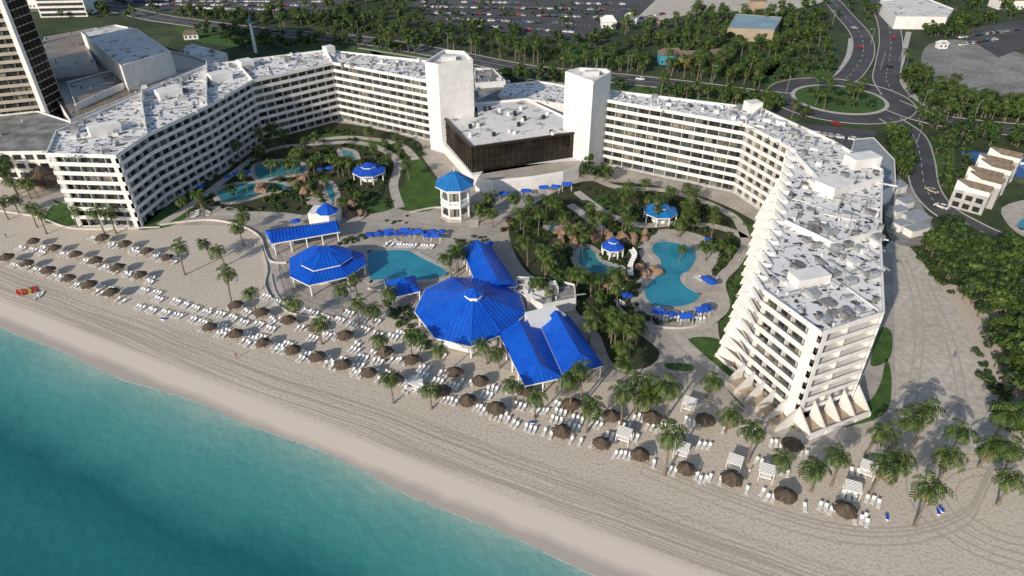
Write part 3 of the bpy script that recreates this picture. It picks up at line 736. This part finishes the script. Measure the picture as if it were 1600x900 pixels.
# ---------------- beach furniture
def palapa(seed):
    rd=random.Random(seed); b=B(); b.cyl(0,0,0,2.7,.09,.08,6,wood)
    for (r0,z0,r1,z1,n) in((2.1,2.05,.9,2.75,22),(1.35,2.55,.12,3.3,18)):
        for i in range(n):
            a0=i*2*math.pi/n; a1=(i+1.15)*2*math.pi/n; q=r0*rd.uniform(.88,1.08); zz=z0-rd.uniform(0,.18)
            b.quad((q*math.cos(a0),q*math.sin(a0),zz),(q*math.cos(a1),q*math.sin(a1),zz+.05),(r1*math.cos(a1),r1*math.sin(a1),z1),(r1*math.cos(a0),r1*math.sin(a0),z1+.03),thatch)
    b.cyl(0,0,3.2,3.45,.15,.05,6,thatch); return b.mesh('thatched_umbrella')
palM=[palapa(i) for i in range(3)]
pal=[(50,373),(83,383),(116,393),(148,403),(182,414),(217,425),(8,398),(40,407),(73,418),(105,430),(138,441),(172,453),(158,368),(193,378),(227,388),(259,398),(367,472),(407,484),(449,495),(492,507),(538,520),(325,506),(367,517),(410,530),(456,542),(495,553),(535,565),(600,545),(643,557),(575,577),(615,588),(710,577),(750,590),(730,621),(775,634),(690,606),(820,605),(893,627),(956,645),(1020,648),(1103,652),(878,670),(941,687),(1001,705),(1074,727),(1145,743),(1229,770),(1323,792),(1240,690)]
palW=[]
for u,v in pal:
    p=P2(u,v,2.8); palW.append(p); inst('thatched_umbrella',random.choice(palM),p.x,p.y,0,R(0,6),R(.92,1.05))
b=B()
b.box(0,-.25,.3,.62,1.3,.06,0,loungem)
b.add([(-.31,.4,.3),(.31,.4,.3),(.31,1.0,.72),(-.31,1.0,.72),(-.31,.4,.36),(.31,.4,.36),(.31,1.0,.78),(-.31,1.0,.78)],[(0,1,2,3),(4,5,6,7),(0,4,7,3),(1,5,6,2),(2,3,7,6)],loungem)
for x in(-.28,.28):
    for y in(-.85,-.1,.4): b.box(x,y,0,.05,.05,.3,0,loungem)
    b.box(x*1.1,.1,.42,.05,.6,.04,0,loungem)
louM=b.mesh('sun_lounger')
angE=math.atan2(E.y,E.x)
placed=[]
def lounger(p,rot): 
    if any((p-q).length<.85 for q in placed): return
    placed.append(p); inst('sun_lounger',louM,p.x,p.y,.03,rot)
for p in palW:
    for sd in(-1,1):
        g=R(-.15,.15)
        for k in range(3):
            if random.random()<.8: lounger(p+E*(sd*(2.0+k*.95)+R(-.15,.15))+Nn*R(-.7,.4),angE+g+R(-.15,.15))
def row(u0,v0,u1,v1,gap=1.0,dens=.8,grp=4):
    a,c=P2(u0,v0),P2(u1,v1); n=int((c-a).length/gap); d=(c-a)/n; on=True; g=0;h=0
    for i in range(n):
        if i%grp==0: on=random.random()<dens; g=R(-.15,.15); h=R(-.5,.5) if dens<1 else 0
        if on and i%grp<grp-1: lounger(a+d*i+Nn*(h+R(-.2,.2)),angE+g+R(-.1,.1))
for r in ((0,412,200,462),(30,388,240,440),(140,375,285,408),(215,480,560,580),(240,470,600,560),(300,500,640,600),(410,465,700,560),(560,560,860,650),(600,590,840,680),(540,490,600,510),(840,640,1010,690),(860,660,1000,700),(560,500,690,545),(220,455,330,490)): row(*r,dens=.72)
for r in ((1090,700,1180,720),(1180,725,1400,800),(1220,780,1400,822),(1330,740,1400,760),(1010,670,1080,690)): row(*r,dens=.5)
row(602,385,680,388,.85,1,30); row(1025,497,1105,503,.9,1,30); row(1022,490,1100,495,.9,.7,8); row(365,272,395,276,.9,1,30)
for k in range(40):
    u,v=random.choice([(R(1085,1120),R(430,440)),(R(600,690),R(375,382)),(R(880,900),R(470,478)),(R(300,330),R(330,340)),(R(970,1000),R(455,480))])
    lounger(P2(u,v)+Vector((0,0)),R(0,6))
b=B(); b.box(0,0,.42,.55,1.25,.05,0,blued); b.box(0,0,.05,.45,1.1,.34,0,loungem); tw_=b.mesh('towel_stack')
for u,v in((160,372),(255,500),(275,492),(480,560),(832,662),(1470,798),(1355,740),(1385,810),(835,632),(1465,802),(380,500)):
    p=P2(u,v); inst('towel_stack',tw_,p.x,p.y,.03,R(0,3))
b=B()
for x in(-1.3,1.3):
    for y in(-1.3,1.3): b.box(x,y,0,.12,.12,2.3,0,white2)
for k in range(8): b.box(0,-1.3+k*.37,2.42,2.9,.1,.12,0,white2)
b.box(0,0,2.3,2.7,2.7,.06,0,loungem); b.box(0,.3,.3,2.2,1.7,.25,0,loungem); b.box(0,1.32,.2,2.5,.05,2.05,0,white2); b.box(-1.32,.5,.9,.05,1.5,1.4,0,white2)
for x in(-.9,.9):
    for y in(-.4,1): b.box(x,y,0,.1,.1,.3,0,wood)
cabM=b.mesh('beach_cabana')
for u,v in((1077,632),(975,680),(1065,703),(1148,723),(1198,738),(1332,765),(648,600),(1356,733)):
    p=P2(u,v,1.5); inst('beach_cabana',cabM,p.x,p.y,.03,angE+R(-.1,.1))
b=B(); b.cyl(0,0,0,2.5,.04,.04,5,metalg)
for i in range(8):
    a0,a1=i*math.pi/4,(i+1)*math.pi/4; b.add([(1.6*math.cos(a0),1.6*math.sin(a0),2.1),(1.6*math.cos(a1),1.6*math.sin(a1),2.1),(0,0,2.7)],[(0,1,2)],blued)
umbM=b.mesh('blue_umbrella')
for u,v in [(578+i*14,365-i*.7) for i in range(9)]+[(1028,484),(1050,488),(1072,490),(1095,482),(1105,478),(980,460),(1105,435),(1112,440),(765,378),(1108,372),(640,362),(668,366),(370,270),(385,268),(355,274),(462,345),(500,262),(515,262),(313,290)]:
    p=P2(u,v,2.3); inst('blue_umbrella',umbM,p.x,p.y,0,R(0,1),R(.85,1.1))
b=B(); b.box(0,0,2.6,3.6,2.6,.1,0,blued)
for x in(-1.6,1.6):
    for y in(-1.1,1.1): b.box(x,y,0,.1,.1,2.6,0,white2)
b.add([(-1.8,-1.3,2.7),(1.8,-1.3,2.7),(1.8,1.3,2.7),(-1.8,1.3,2.7),(-1.0,0,3.5),(1.0,0,3.5)],[(0,1,5,4),(2,3,4,5),(0,4,3),(1,2,5)],blued)
canM=b.mesh('poolside_canopy')
for u,v in((1030,485),(1072,492),(1098,482),(770,302),(787,300),(804,298),(822,297),(850,292),(868,289),(886,287),(632,357),(655,360),(680,366),(607,358)):
    p=P2(u,v,2.8); inst('poolside_canopy',canM,p.x,p.y,0,R(-.3,.3),R(.75,1))
def kayak(m):
    b=B(); n=9; prev=None
    for i in range(n):
        t=i/(n-1); y=-1.8+3.6*t; w=.36*math.sin(math.pi*(.06+.88*t)); ring=[(-w,y,.25+.1*abs(2*t-1)),(-w*.6,y,.02+.12*abs(2*t-1)),(w*.6,y,.02+.12*abs(2*t-1)),(w,y,.25+.1*abs(2*t-1)),(0,y,.3+.1*abs(2*t-1) if not .35<t<.65 else .14)]
        if prev: b.add(prev+ring,[(k,(k+1)%5,5+(k+1)%5,5+k) for k in range(5)],m)
        prev=ring
    return b.mesh('kayak')
kr,ky=kayak(redm),kayak(yelm)
for i in range(8):
    p=P2(27+i*4.2,459-i*.9)+Nn*R(-.4,.4); inst('kayak',random.choice((kr,kr,ky)),p.x,p.y,.03,angE+1.2)
kw=kayak(loungem)
for u,v in((58,464),(65,461)): p=P2(u,v); inst('paddleboard',kw,p.x,p.y,.03,angE+.6)
# beach palms (crown positions)
for u,v in ((275,385),(322,378),(343,385),(350,430),(372,350),(392,455),(460,470),(530,450),(496,503),(555,432),(597,530),(610,594),(672,610),(760,537),(780,550),(803,603),(837,615),(690,545),(715,395),(895,592),(912,580),(920,635),(975,622),(1020,612),(1050,600),(1110,590),(985,566),(965,540),(1140,642),(1180,677),(1220,706),(1280,732),(1315,716),(1370,672),(1380,727),(1415,658),(1415,712),(1460,762),(1450,648),(1505,667),(1490,708),(1550,693),(1575,645),(1585,745),(1048,690),(0,315),(20,312),(50,285),(60,335),(110,328),(170,334),(10,265),(605,455),(580,480),(640,520),(655,530),(1000,600),(1015,620),(555,470),(1600,640),(1590,700),(45,325),(825,380),(150,330),(285,310)):
    palm_at(u,v,sc=R(.78,1.0) if u<1000 else R(.95,1.12))
# ---------------- background roads
ASL=[(0,.2,True)]
ribbon('road',[(-200,40),(120,10),(260,30),(400,48),(560,62),(700,85),(820,108),(960,122),(1080,135),(1180,148),(1245,155)],15,.04,asph,kerbm,True,lines=[(0,.3,False),(4.5,.18,True),(-4.5,.18,True)])
ribbon('road',[(1250,0),(1290,-5),(1320,25),(1345,55),(1348,85),(1330,115),(1310,128)],11,.05,asph,kerbm,True,lines=ASL)
ribbon('road',[(1360,-20),(1385,30),(1392,65),(1388,100),(1385,125),(1400,150)],12,.045,asph,kerbm,True,lines=ASL)
ribbon('road',[(1385,160),(1430,178),(1480,190),(1540,198),(1620,205),(1800,215)],15,.04,asph,kerbm,True,lines=ASL)
ribbon('road',[(1390,185),(1425,210),(1438,245),(1445,290),(1470,325),(1520,355),(1570,378),(1650,415)],9,.055,asph,kerbm,True,lines=ASL)
ribbon('access_road',[(740,108),(820,150),(900,165),(960,160),(1050,165),(1160,175),(1250,178)],7,.05,asph,None,True)
ribbon('footpath',[(1420,50),(1410,90),(1405,120),(1440,160),(1500,180)],3,.035,kerbm); ribbon('footpath',[(1300,130),(1325,90),(1330,60)],3,.036,kerbm); ribbon('footpath',[(560,75),(700,98),(820,122),(900,133)],2.5,.037,kerbm)
c0=P2(1311,155)
rw_=(P2(1383,155)-P2(1240,155)).length/2
def circ(r,n=48): return [c0+Vector((r*math.cos(i*2*math.pi/n),r*math.sin(i*2*math.pi/n))) for i in range(n)]
sheet('roundabout_road',circ(rw_+11),.07,asph,sm=False,world=True,ex=True,kerb=(kerbm,.12))
b=B(); b.prism(circ(rw_),.07,.22,kerbm,kerbm); b.prism(circ(rw_-1.8),.22,.26,grass,grass); b.obj('roundabout_island')
# parking lots
lots=[[(640,8),(700,-20),(1050,-25),(985,38),(900,62),(770,48),(680,35)],[(150,0),(200,-12),(560,-20),(520,18),(400,22),(260,18)],[(1190,195),(1230,190),(1370,205),(1360,235),(1290,225)],[(1495,50),(1600,30),(1640,60),(1560,90)]]
for l in lots: sheet('parking_lot',l,.06,asphd,sm=False,ex=True)
sheet('gravel_lot',[(1445,75),(1500,62),(1600,85),(1700,120),(1680,165),(1540,160),(1450,130)],.05,gravel,ex=True)
sheet('sandy_lot',[(950,15),(1000,-5),(1200,-10),(1290,0),(1180,25),(1100,20),(1000,35)],.05,sandlot,ex=True)
sheet('service_yard',[(1385,270),(1420,290),(1445,330),(1460,370),(1420,385),(1385,360)],.07,gravel,ex=True)
def car(m):
    b=B()
    prof=[(-2.2,.35),(-2.25,.75),(-2.0,.95),(-1.0,1.02),(1.0,1.02),(2.1,.85),(2.25,.6),(2.2,.3)]
    n=len(prof); vs=[(-.86,y,z) for y,z in prof]+[(.86,y,z) for y,z in prof]
    b.add(vs,[(i,(i+1)%n,n+(i+1)%n,n+i) for i in range(n)]+[tuple(range(n)),tuple(range(2*n-1,n-1,-1))],m)
    lo=[(-.8,-1.7,1.0),(.8,-1.7,1.0),(.8,1.1,1.0),(-.8,1.1,1.0)]; hi=[(-.62,-1.2,1.45),(.62,-1.2,1.45),(.62,.35,1.45),(-.62,.35,1.45)]
    b.hexa(lo,hi,glass); b.hexa([(x,y,1.451) for x,y,z in hi],[(x*.95,y,1.49) for x,y,z in hi],m)
    for x in(-.8,.8):
        for y in(-1.4,1.4):
            k=10; o=[(x-.1,y+.33*math.cos(i*6.283/k),.33+.33*math.sin(i*6.283/k)) for i in range(k)]; q=[(x+.1,a[1],a[2]) for a in o]
            b.add(o+q,[(i,(i+1)%k,k+(i+1)%k,k+i) for i in range(k)]+[tuple(range(k)),tuple(range(k,2*k))],tire)
    return b.mesh('parked_car')
carM=[car(m) for m in carcols]; carW=[carM[i] for i in (0,0,0,1,1,2,2,3,3,4,5,6,7)]
b=B()
for (u0,v0,u1,v1,n,dens) in((660,4,990,8,34,.6),(660,12,985,17,34,.9),(680,22,960,29,30,.9),(700,31,930,40,24,.9),(740,42,900,52,18,.8),(170,-2,520,-3,34,.8),(190,3,510,4,30,.9),(230,9,490,10,22,.9),(300,15,450,17,22,.9),(1200,200,1350,222,22,.7),(1500,60,1590,48,16,.9),(820,-4,1020,-4,16,.5),(1000,30,1040,22,6,.6),(1500,72,1560,62,10,.9)):
    a,c=P2(u0,v0),P2(u1,v1); d=(c-a).normalized(); L=(c-a).length; k=int(L/2.9); nn=Vector((-d.y,d.x)); ang=math.atan2(d.y,d.x); run=1
    for i in range(k):
        q=a+d*i*2.9; b.seg(q-nn*2.6,q+nn*2.6,-.06,.06,.061,.08,linep)
        if i%12==0: run=random.random()
        if random.random()<dens*(.95 if run>.35 else .35):
            w=q+d*1.45; inst('parked_car',random.choice(carW),w.x,w.y,.07,ang+math.pi/2+(math.pi if random.random()<.5 else 0))
b.obj('parking_markings')
for u,v,r in((1335,45,.5),(1343,75,.1),(1390,105,0),(1395,60,0),(1450,183,1.2),(700,83,1.3),(850,113,1.3),(1000,125,1.3),(1540,195,1.4),(1480,260,.3),(430,50,1.3),(1470,325,.6),(1455,300,.4),(1305,195,.3)):
    p=P2(u,v); inst('car',random.choice(carM),p.x,p.y,.08,r)
# ---------------- background buildings
def block(name,pts,z,mr,mw=white,par=.6,cl=8,nf=0):
    b=B(); w=L2(pts,z); b.prism(w,0,z,mw,mr)
    n=len(w)
    for i in range(n):
        p,q=w[i],w[(i+1)%n]
        if par: b.seg(p,q,-.3,.02,z-.02,z+par,mw)
        if nf:
            d=(q-p); k=max(1,int(d.length/4)); d=d/k; fh=z/nf
            for a in range(k):
                for f in range(nf): b.seg(p+d*(a+.15),p+d*(a+.85),.0,.04,f*fh+.7,f*fh+2.6,glass); b.seg(p+d*(a+.15),p+d*(a+.85),-.04,0,f*fh+.7,f*fh+2.6,glass)
    if cl: clutter(b,w,z,cl)
    EXC.append(w); return b.building(name)
ROT=.5
block('convention_centre_building',[(60,110),(110,190),(330,98),(300,88),(262,80),(150,45),(70,60)],11,rooft,white,cl=45)
block('conference_hall_building',[(62,112),(150,100),(128,52),(66,66)],15,rooft,white,cl=10)
block('ballroom_building',[(118,165),(200,128),(178,110),(105,130)],13,rooft,white,cl=12)
block('theatre_building',[(127,52),(190,105),(267,82),(215,47),(180,40)],21,roofl,white,cl=4)
block('podium_building',[(-80,240),(90,238),(112,192),(60,175),(-80,190)],10,roofg,white,cl=5,nf=3)
block('annex_building',[(265,95),(325,108),(355,85),(300,70)],9,roofl,white,cl=30)
block('warehouse_building',[(1137,44),(1210,47),(1222,27),(1150,22)],7,mk('pale_blue_roof',(.26,.38,.44),(.20,.30,.36),scale=.1,rough=.6),beige,cl=0,par=.2)
block('supermarket_building',[(1375,2),(1400,27),(1480,28),(1490,15),(1440,-5)],7,roofl,white,cl=6)
block('warehouse_building',[(1328,240),(1378,300),(1400,290),(1398,250),(1365,215),(1335,218)],6,mk('corrugated_grey',(.30,.32,.32),(.22,.24,.25),scale=.3,rough=.6),white,cl=0,par=.2)
for i in range(9):
    u,v=[(1400,338),(1425,345),(1405,358),(1430,365),(1400,300),(1530,390),(1555,395),(1412,322),(1432,352)][i]
    p=P2(u,v); b=B(); h=R(2,3); X=R(4,8);Y=R(3,4); b.box(p.x,p.y,.05,X,Y,h,.4,random.choice((duct,metalg,white2,redm) if i==3 else (duct,metalg,white2))); b.box(p.x,p.y,h+.05,X+.4,Y+.4,.15,.4,metalg); b.building('storage_shed_building')
def house(u,v,sx,sy,h,rot,mw,mr,name='house_building'):
    b=B(); p=P2(u,v); c,s=math.cos(rot),math.sin(rot)
    T=lambda x,y,z:(p.x+x*c-y*s,p.y+x*s+y*c,z)
    b.box(p.x,p.y,0,sx,sy,h,rot,mw)
    e=.5; X,Y=sx/2+e,sy/2+e; r=sy*.3; zr=h+sy*.35
    V=[T(-X,-Y,h-.05),T(X,-Y,h-.05),T(X,Y,h-.05),T(-X,Y,h-.05),T(-X+r,0,zr),T(X-r,0,zr)]
    b.add(V,[(0,1,5,4),(2,3,4,5),(1,2,5),(3,0,4)],mr)
    for k in range(int(sx/2.5)):
        x=-sx/2+1.2+k*2.5; q=T(x,-sy/2-.02,0); b.box(q[0],q[1],.9,1,.06,1.3,rot,glass)
    b.building(name); EXC.append([Vector(T(a,d,0)[:2]) for a,d in((-X,-Y),(X,-Y),(X,Y),(-X,Y))])
teal=mk('teal_wall',(.05,.28,.4),rough=.8); yel=mk('yellow_wall',(.6,.42,.1),rough=.8)
house(1046,98,12,8,5,0,teal,browr); house(1075,102,12,8,5,0,yel,browr); house(950,42,9,9,4,0,white,white2); house(985,36,7,7,4,0,white,white2)
house(1020,42,7,6,4,0,beige,browr); house(1120,95,10,7,4,.2,beige,browr); house(1575,12,22,12,6,0,white,mk('red_tile',(.35,.08,.04),rough=.8)); house(1180,22,10,7,9,0,beige,browr)
house(50,10,30,14,9,0,white,roofl); house(1470,75,5,4,3,0,white,roofl); house(300,60,8,6,3,.3,white,browr)
# condo with stepped gables
b=B(); A=P2(1480,322)
d1=(P2(1530,262)-P2(1480,322)); n=6
for i in range(n):
    s=d1.normalized(); t=Vector((s.y,-s.x)); w=d1.length/n; o=A+d1*(i/n)+t*(i%2)*1.5
    q=[o,o+s*w*.96,o+s*w*.96+t*10,o+t*10]; zz=6.5+(i%2)*.9
    b.prism(q,0,zz,white,white)
    b.add([(q[0].x,q[0].y,zz),(q[3].x,q[3].y,zz),(q[2].x,q[2].y,zz),(q[1].x,q[1].y,zz),((q[0]+q[1])[0]/2,(q[0]+q[1])[1]/2,zz+2.6),((q[2]+q[3])[0]/2,(q[2]+q[3])[1]/2,zz+2.6)],[(0,1,5,4),(3,2,5,4)],browr)
    for (u_,v_) in((q[3],q[0]),):
        b.add([(u_.x,u_.y,0),(v_.x,v_.y,0),(v_.x,v_.y,zz+3.2),(v_.x*.6+u_.x*.4,v_.y*.6+u_.y*.4,zz+1.6),(u_.x,u_.y,zz+1.6)],[(0,1,2,3,4)],white)
    for f in range(2):
        for k in range(2): b.seg(q[3]+(q[2]-q[3])*(.12+.45*k),q[3]+(q[2]-q[3])*(.45+.45*k),-.06,.06,f*3+.7,f*3+2.4,glass); b.seg(q[0]+(q[1]-q[0])*(.12+.45*k),q[0]+(q[1]-q[0])*(.45+.45*k),-.06,.06,f*3+.7,f*3+2.4,glass)
    if i==0:
        for f in range(2):
            for k in range(3): b.seg(q[0]+(q[3]-q[0])*(.1+.3*k),q[0]+(q[3]-q[0])*(.3+.3*k),-.06,.06,f*3+.7,f*3+2.4,glass)
EXC.append([A,A+d1,A+d1+t*13,A+t*13]); b.building('condominium_building')
sheet('tennis_court',[(1498,235),(1600,243),(1700,255),(1700,285),(1600,278),(1545,272)],.07,tennis,sm=False,ex=True)
b=B()
for k in range(3):
    a=P2(1530+k*45,241+k*3); c=P2(1560+k*50,268+k*3); d=P2(1565+k*45,244+k*3)
    b.seg(a,c,-.1,.1,.075,.09,linep); b.seg(a,d,-.1,.1,.075,.09,linep); b.seg((a+c)/2,(a+c)/2+(d-a),-.03,.03,.1,1.0,white2)
b.obj('tennis_court_markings')
sheet('pool_deck',[(1565,325),(1640,310),(1660,350),(1600,370)],.07,paved,ex=True)
pool([(1580,350),(1600,335),(1640,330),(1640,355),(1600,362)],poolm)
# tower hotel at left
b=B(); A,Bq,C,D=P2(-90,232),P2(86,212),P2(113,195),P2(62,150)
ZT=75
facade(b,A,Bq,0,ZT,25,bay=4.5,depth=1.4,wall=towerw)
for p,q in((Bq,C),(C,D)):
    b.seg(p,q,-.5,0,0,ZT,dglass); n=max(2,int((q-p).length/2.2)); d=(q-p)/n
    for k in range(n+1): b.seg(p+d*k-d*.04,p+d*k+d*.04,0,.3,0,ZT,towerw if k in(0,n) else mull)
    for f in range(25): b.seg(p,q,.0,.14,f*3,f*3+.35,towerw)
b.seg(Bq-Vector((1.2,0)),Bq+Vector((.6,0)),-1,1.0,0,ZT,white)
b.prism([A,Bq,C,D,P2(-90,150)],ZT-.5,ZT+.5,white,roofl); EXC.append([A,Bq,C,D,P2(-90,150)])
b.building('hotel_tower_building')
b=B(); p=P2(110,22); b.box(p.x,p.y,0,30,18,45,.1,white)
for f in range(14): b.box(p.x,p.y-.4,f*3.2+1,28,18.2,1.6,.1,glass)
b.building('apartment_tower_building')
b=B(); p=P2(400,82); b.cyl(p.x,p.y,0,16,.9,.7,10,white2); b.cyl(p.x,p.y,16,19,1.1,.2,10,bluel); b.building('obelisk_monument')
# ---------------- background vegetation
bg=[]
bg+=[(p.x,p.y,0,R(0,6),R(.5,.8),random.randrange(11)) for p in [P2(R(660,960),random.choice((9,19.5,26,36,47))) for _ in range(45)]]
bg+=scatter([(-100,-40),(1700,-40),(1700,40),(-100,30)],620,11,.8,1.3)
bg+=scatter([(520,20),(1000,60),(1250,110),(1250,150),(900,105),(640,70),(520,50)],170,11,.7,1.2)
bg+=scatter([(1000,45),(1290,20),(1300,110),(1250,140),(1050,110)],190,11,.7,1.2)
bg+=scatter([(700,118),(1250,165),(1260,185),(1160,170),(960,140),(860,125)],80,11,.7,1.2)
bg+=scatter([(1400,20),(1700,40),(1700,80),(1450,60)],110,11,.7,1.2)
bg+=scatter([(1390,120),(1450,130),(1560,160),(1700,165),(1700,240),(1480,225),(1440,200),(1400,140)],170,11,.7,1.2)
bg+=scatter([(1385,210),(1440,240),(1445,290),(1400,270)],60,11,.6,1)
bg+=scatter([(250,20),(560,35),(700,70),(640,88),(520,75),(380,85),(330,60)],130,11,.7,1.2)
bg+=scatter([(1460,225),(1520,235),(1500,330),(1470,320)],20,11,.5,.9)
bg+=[(c0.x+R(-1,1)*rw_*.65,c0.y+R(-1,1)*rw_*.65,.2,R(0,6),R(.4,.7),random.randrange(11)) for _ in range(22)]
mass('distant_trees',treeB+treeLB,bg)
fg=scatter([(1440,385),(1480,360),(1560,395),(1700,430),(1800,500),(1800,600),(1700,560),(1600,500),(1530,500),(1480,440)],330,9,.7,1.2)
fg+=scatter([(1535,520),(1600,490),(1700,530),(1800,620),(1700,720),(1600,665),(1570,620)],190,11,.6,1.0,k0=6)
mass('coastal_scrub',treeB+treeLB,fg)
pl=scatter([(1520,540),(1560,600),(1610,660),(1610,700),(1570,670),(1530,600)],40,6,.7,1.3)+scatter([(1420,385),(1450,400),(1500,480),(1480,460)],24,6,.7,1.2); mass('sea_grape_shrubs',bushB,pl)
for pol,n in(([(560,60),(1240,125),(1240,150),(900,110),(600,75)],70),([(1000,60),(1280,40),(1290,120),(1050,120)],50),([(250,20),(700,50),(650,85),(380,60)],35),([(1400,100),(1600,170),(1650,215),(1450,200)],30),([(700,20),(1200,0),(1250,40),(900,60)],25),([(960,150),(1230,170),(1250,190),(1150,180)],14),([(1580,560),(1650,560),(1700,700),(1600,660)],6),([(60,-10),(600,0),(500,30),(200,30)],25),([(0,250),(60,270),(50,320),(0,300)],6)):
    for (x,y,z,r,s,k) in scatter(pol,n,6,.8,1.15): inst('palm_tree',palmM[k],x,y,0,r,s)
for k in range(9): inst('palm_tree',palmM[k%6],c0.x+R(-.7,.7)*rw_,c0.y+R(-.7,.7)*rw_,.2,R(0,6),.9)
# street lamps
b=B(); b.cyl(0,0,0,9,.12,.07,6,metalg); b.box(.9,0,8.9,1.9,.1,.1,0,metalg); b.box(1.9,0,8.82,.7,.3,.12,0,duct); lampM=b.mesh('street_lamp')
for u,v in((560,58),(700,78),(840,100),(980,115),(1110,130),(1228,148),(1360,70),(1375,110),(1440,172),(1520,190),(1300,40),(1405,95),(1430,230),(1395,320)):
    p=P2(u,v); inst('street_lamp',lampM,p.x,p.y,0,R(0,6))
# people
def person(pose,shirt,name='person'):
    joints=[(0,0,.95),(0,0,1.15),(0,0,1.42),(0,.0,1.52),(0,.02,1.66),(.19,0,1.42),(.26,.05,1.15),(.28,.2,.95),(-.19,0,1.42),(-.26,-.05,1.15),(-.27,.1,.92),(.1,0,.9),(.12,.12*pose,.5),(.12,-.05,.07),(.12,.12,.03),(-.1,0,.9),(-.12,-.1*pose,.5),(-.12,-.3*pose,.07),(-.12,-.15*pose+.05,.03)]
    edges=[(0,1),(1,2),(2,3),(3,4),(2,5),(5,6),(6,7),(2,8),(8,9),(9,10),(0,11),(11,12),(12,13),(13,14),(0,15),(15,16),(16,17),(17,18)]
    rad=[.14,.13,.14,.055,.105,.06,.045,.03,.06,.045,.03,.09,.065,.04,.035,.09,.065,.04,.035]
    me=bpy.data.meshes.new(name); me.from_pydata(joints,edges,[]); o=link(name,me)
    o.modifiers.new('skin','SKIN'); bpy.context.view_layer.update()
    if me.skin_vertices:
        for i,v in enumerate(me.skin_vertices[0].data): v.radius=(rad[i],rad[i])
        me.skin_vertices[0].data[0].use_root=True
    o.modifiers.new('sub','SUBSURF').levels=1
    dg=bpy.context.evaluated_depsgraph_get(); ev=bpy.data.meshes.new_from_object(o.evaluated_get(dg))
    ev.materials.clear()
    for mm in (skin,shirt,hair): ev.materials.append(mm)
    for p in ev.polygons:
        z=p.center.z; p.material_index=1 if (.55<z<.98 or (.98<z<1.42 and abs(p.center.x)<.2)) else (2 if z>1.69 or (z>1.55 and p.center.y<-.01) else 0)
    bpy.data.objects.remove(o); return ev
pm=[person(1,blued),person(.3,white2),person(.8,redm)]
for i,(u,v) in enumerate(((11,372),(108,448),(370,560),(702,392),(1170,740),(835,655),(1490,560),(60,340),(690,348),(520,486),(1155,410),(455,360))):
    p=P2(u,v); inst('person',pm[i%3],p.x,p.y,.03 if i not in(3,) else .1,R(0,6))
p=P2(27,658); inst('swimmer',pm[0],p.x,p.y,-1.9,1)
# ---------------- light, world, camera
SUN_EL=math.radians(25); sd=Vector((.58,.81,0)).normalized()
sun=bpy.data.lights.new('sun','SUN'); sun.energy=4.1; sun.angle=math.radians(.7); sun.color=(1,.89,.75)
so=bpy.data.objects.new('sun',sun); scene.collection.objects.link(so)
dirv=Vector((sd.x*math.cos(SUN_EL),sd.y*math.cos(SUN_EL),-math.sin(SUN_EL)))
so.rotation_euler=dirv.to_track_quat('-Z','Y').to_euler()
w=bpy.data.worlds.new('World'); scene.world=w; w.use_nodes=True
sk=w.node_tree.nodes.new('ShaderNodeTexSky'); sk.sky_type='NISHITA'; sk.sun_disc=False; sk.sun_elevation=SUN_EL
sk.sun_rotation=math.atan2(-sd.x,-sd.y)
w.node_tree.links.new(sk.outputs[0],w.node_tree.nodes['Background'].inputs[0]); w.node_tree.nodes['Background'].inputs[1].default_value=.13
scene.view_settings.view_transform='Standard'; scene.view_settings.look='None'; scene.view_settings.exposure=0
cam=bpy.data.cameras.new('camera'); cam.sensor_width=36; cam.lens=36*F/1600; cam.clip_end=10000; cam.clip_start=1
co=bpy.data.objects.new('camera',cam); co.location=(0,0,H); co.rotation_euler=(math.pi/2-PITCH,0,0); scene.collection.objects.link(co); scene.camera=co
print('objs',len(bpy.data.objects))
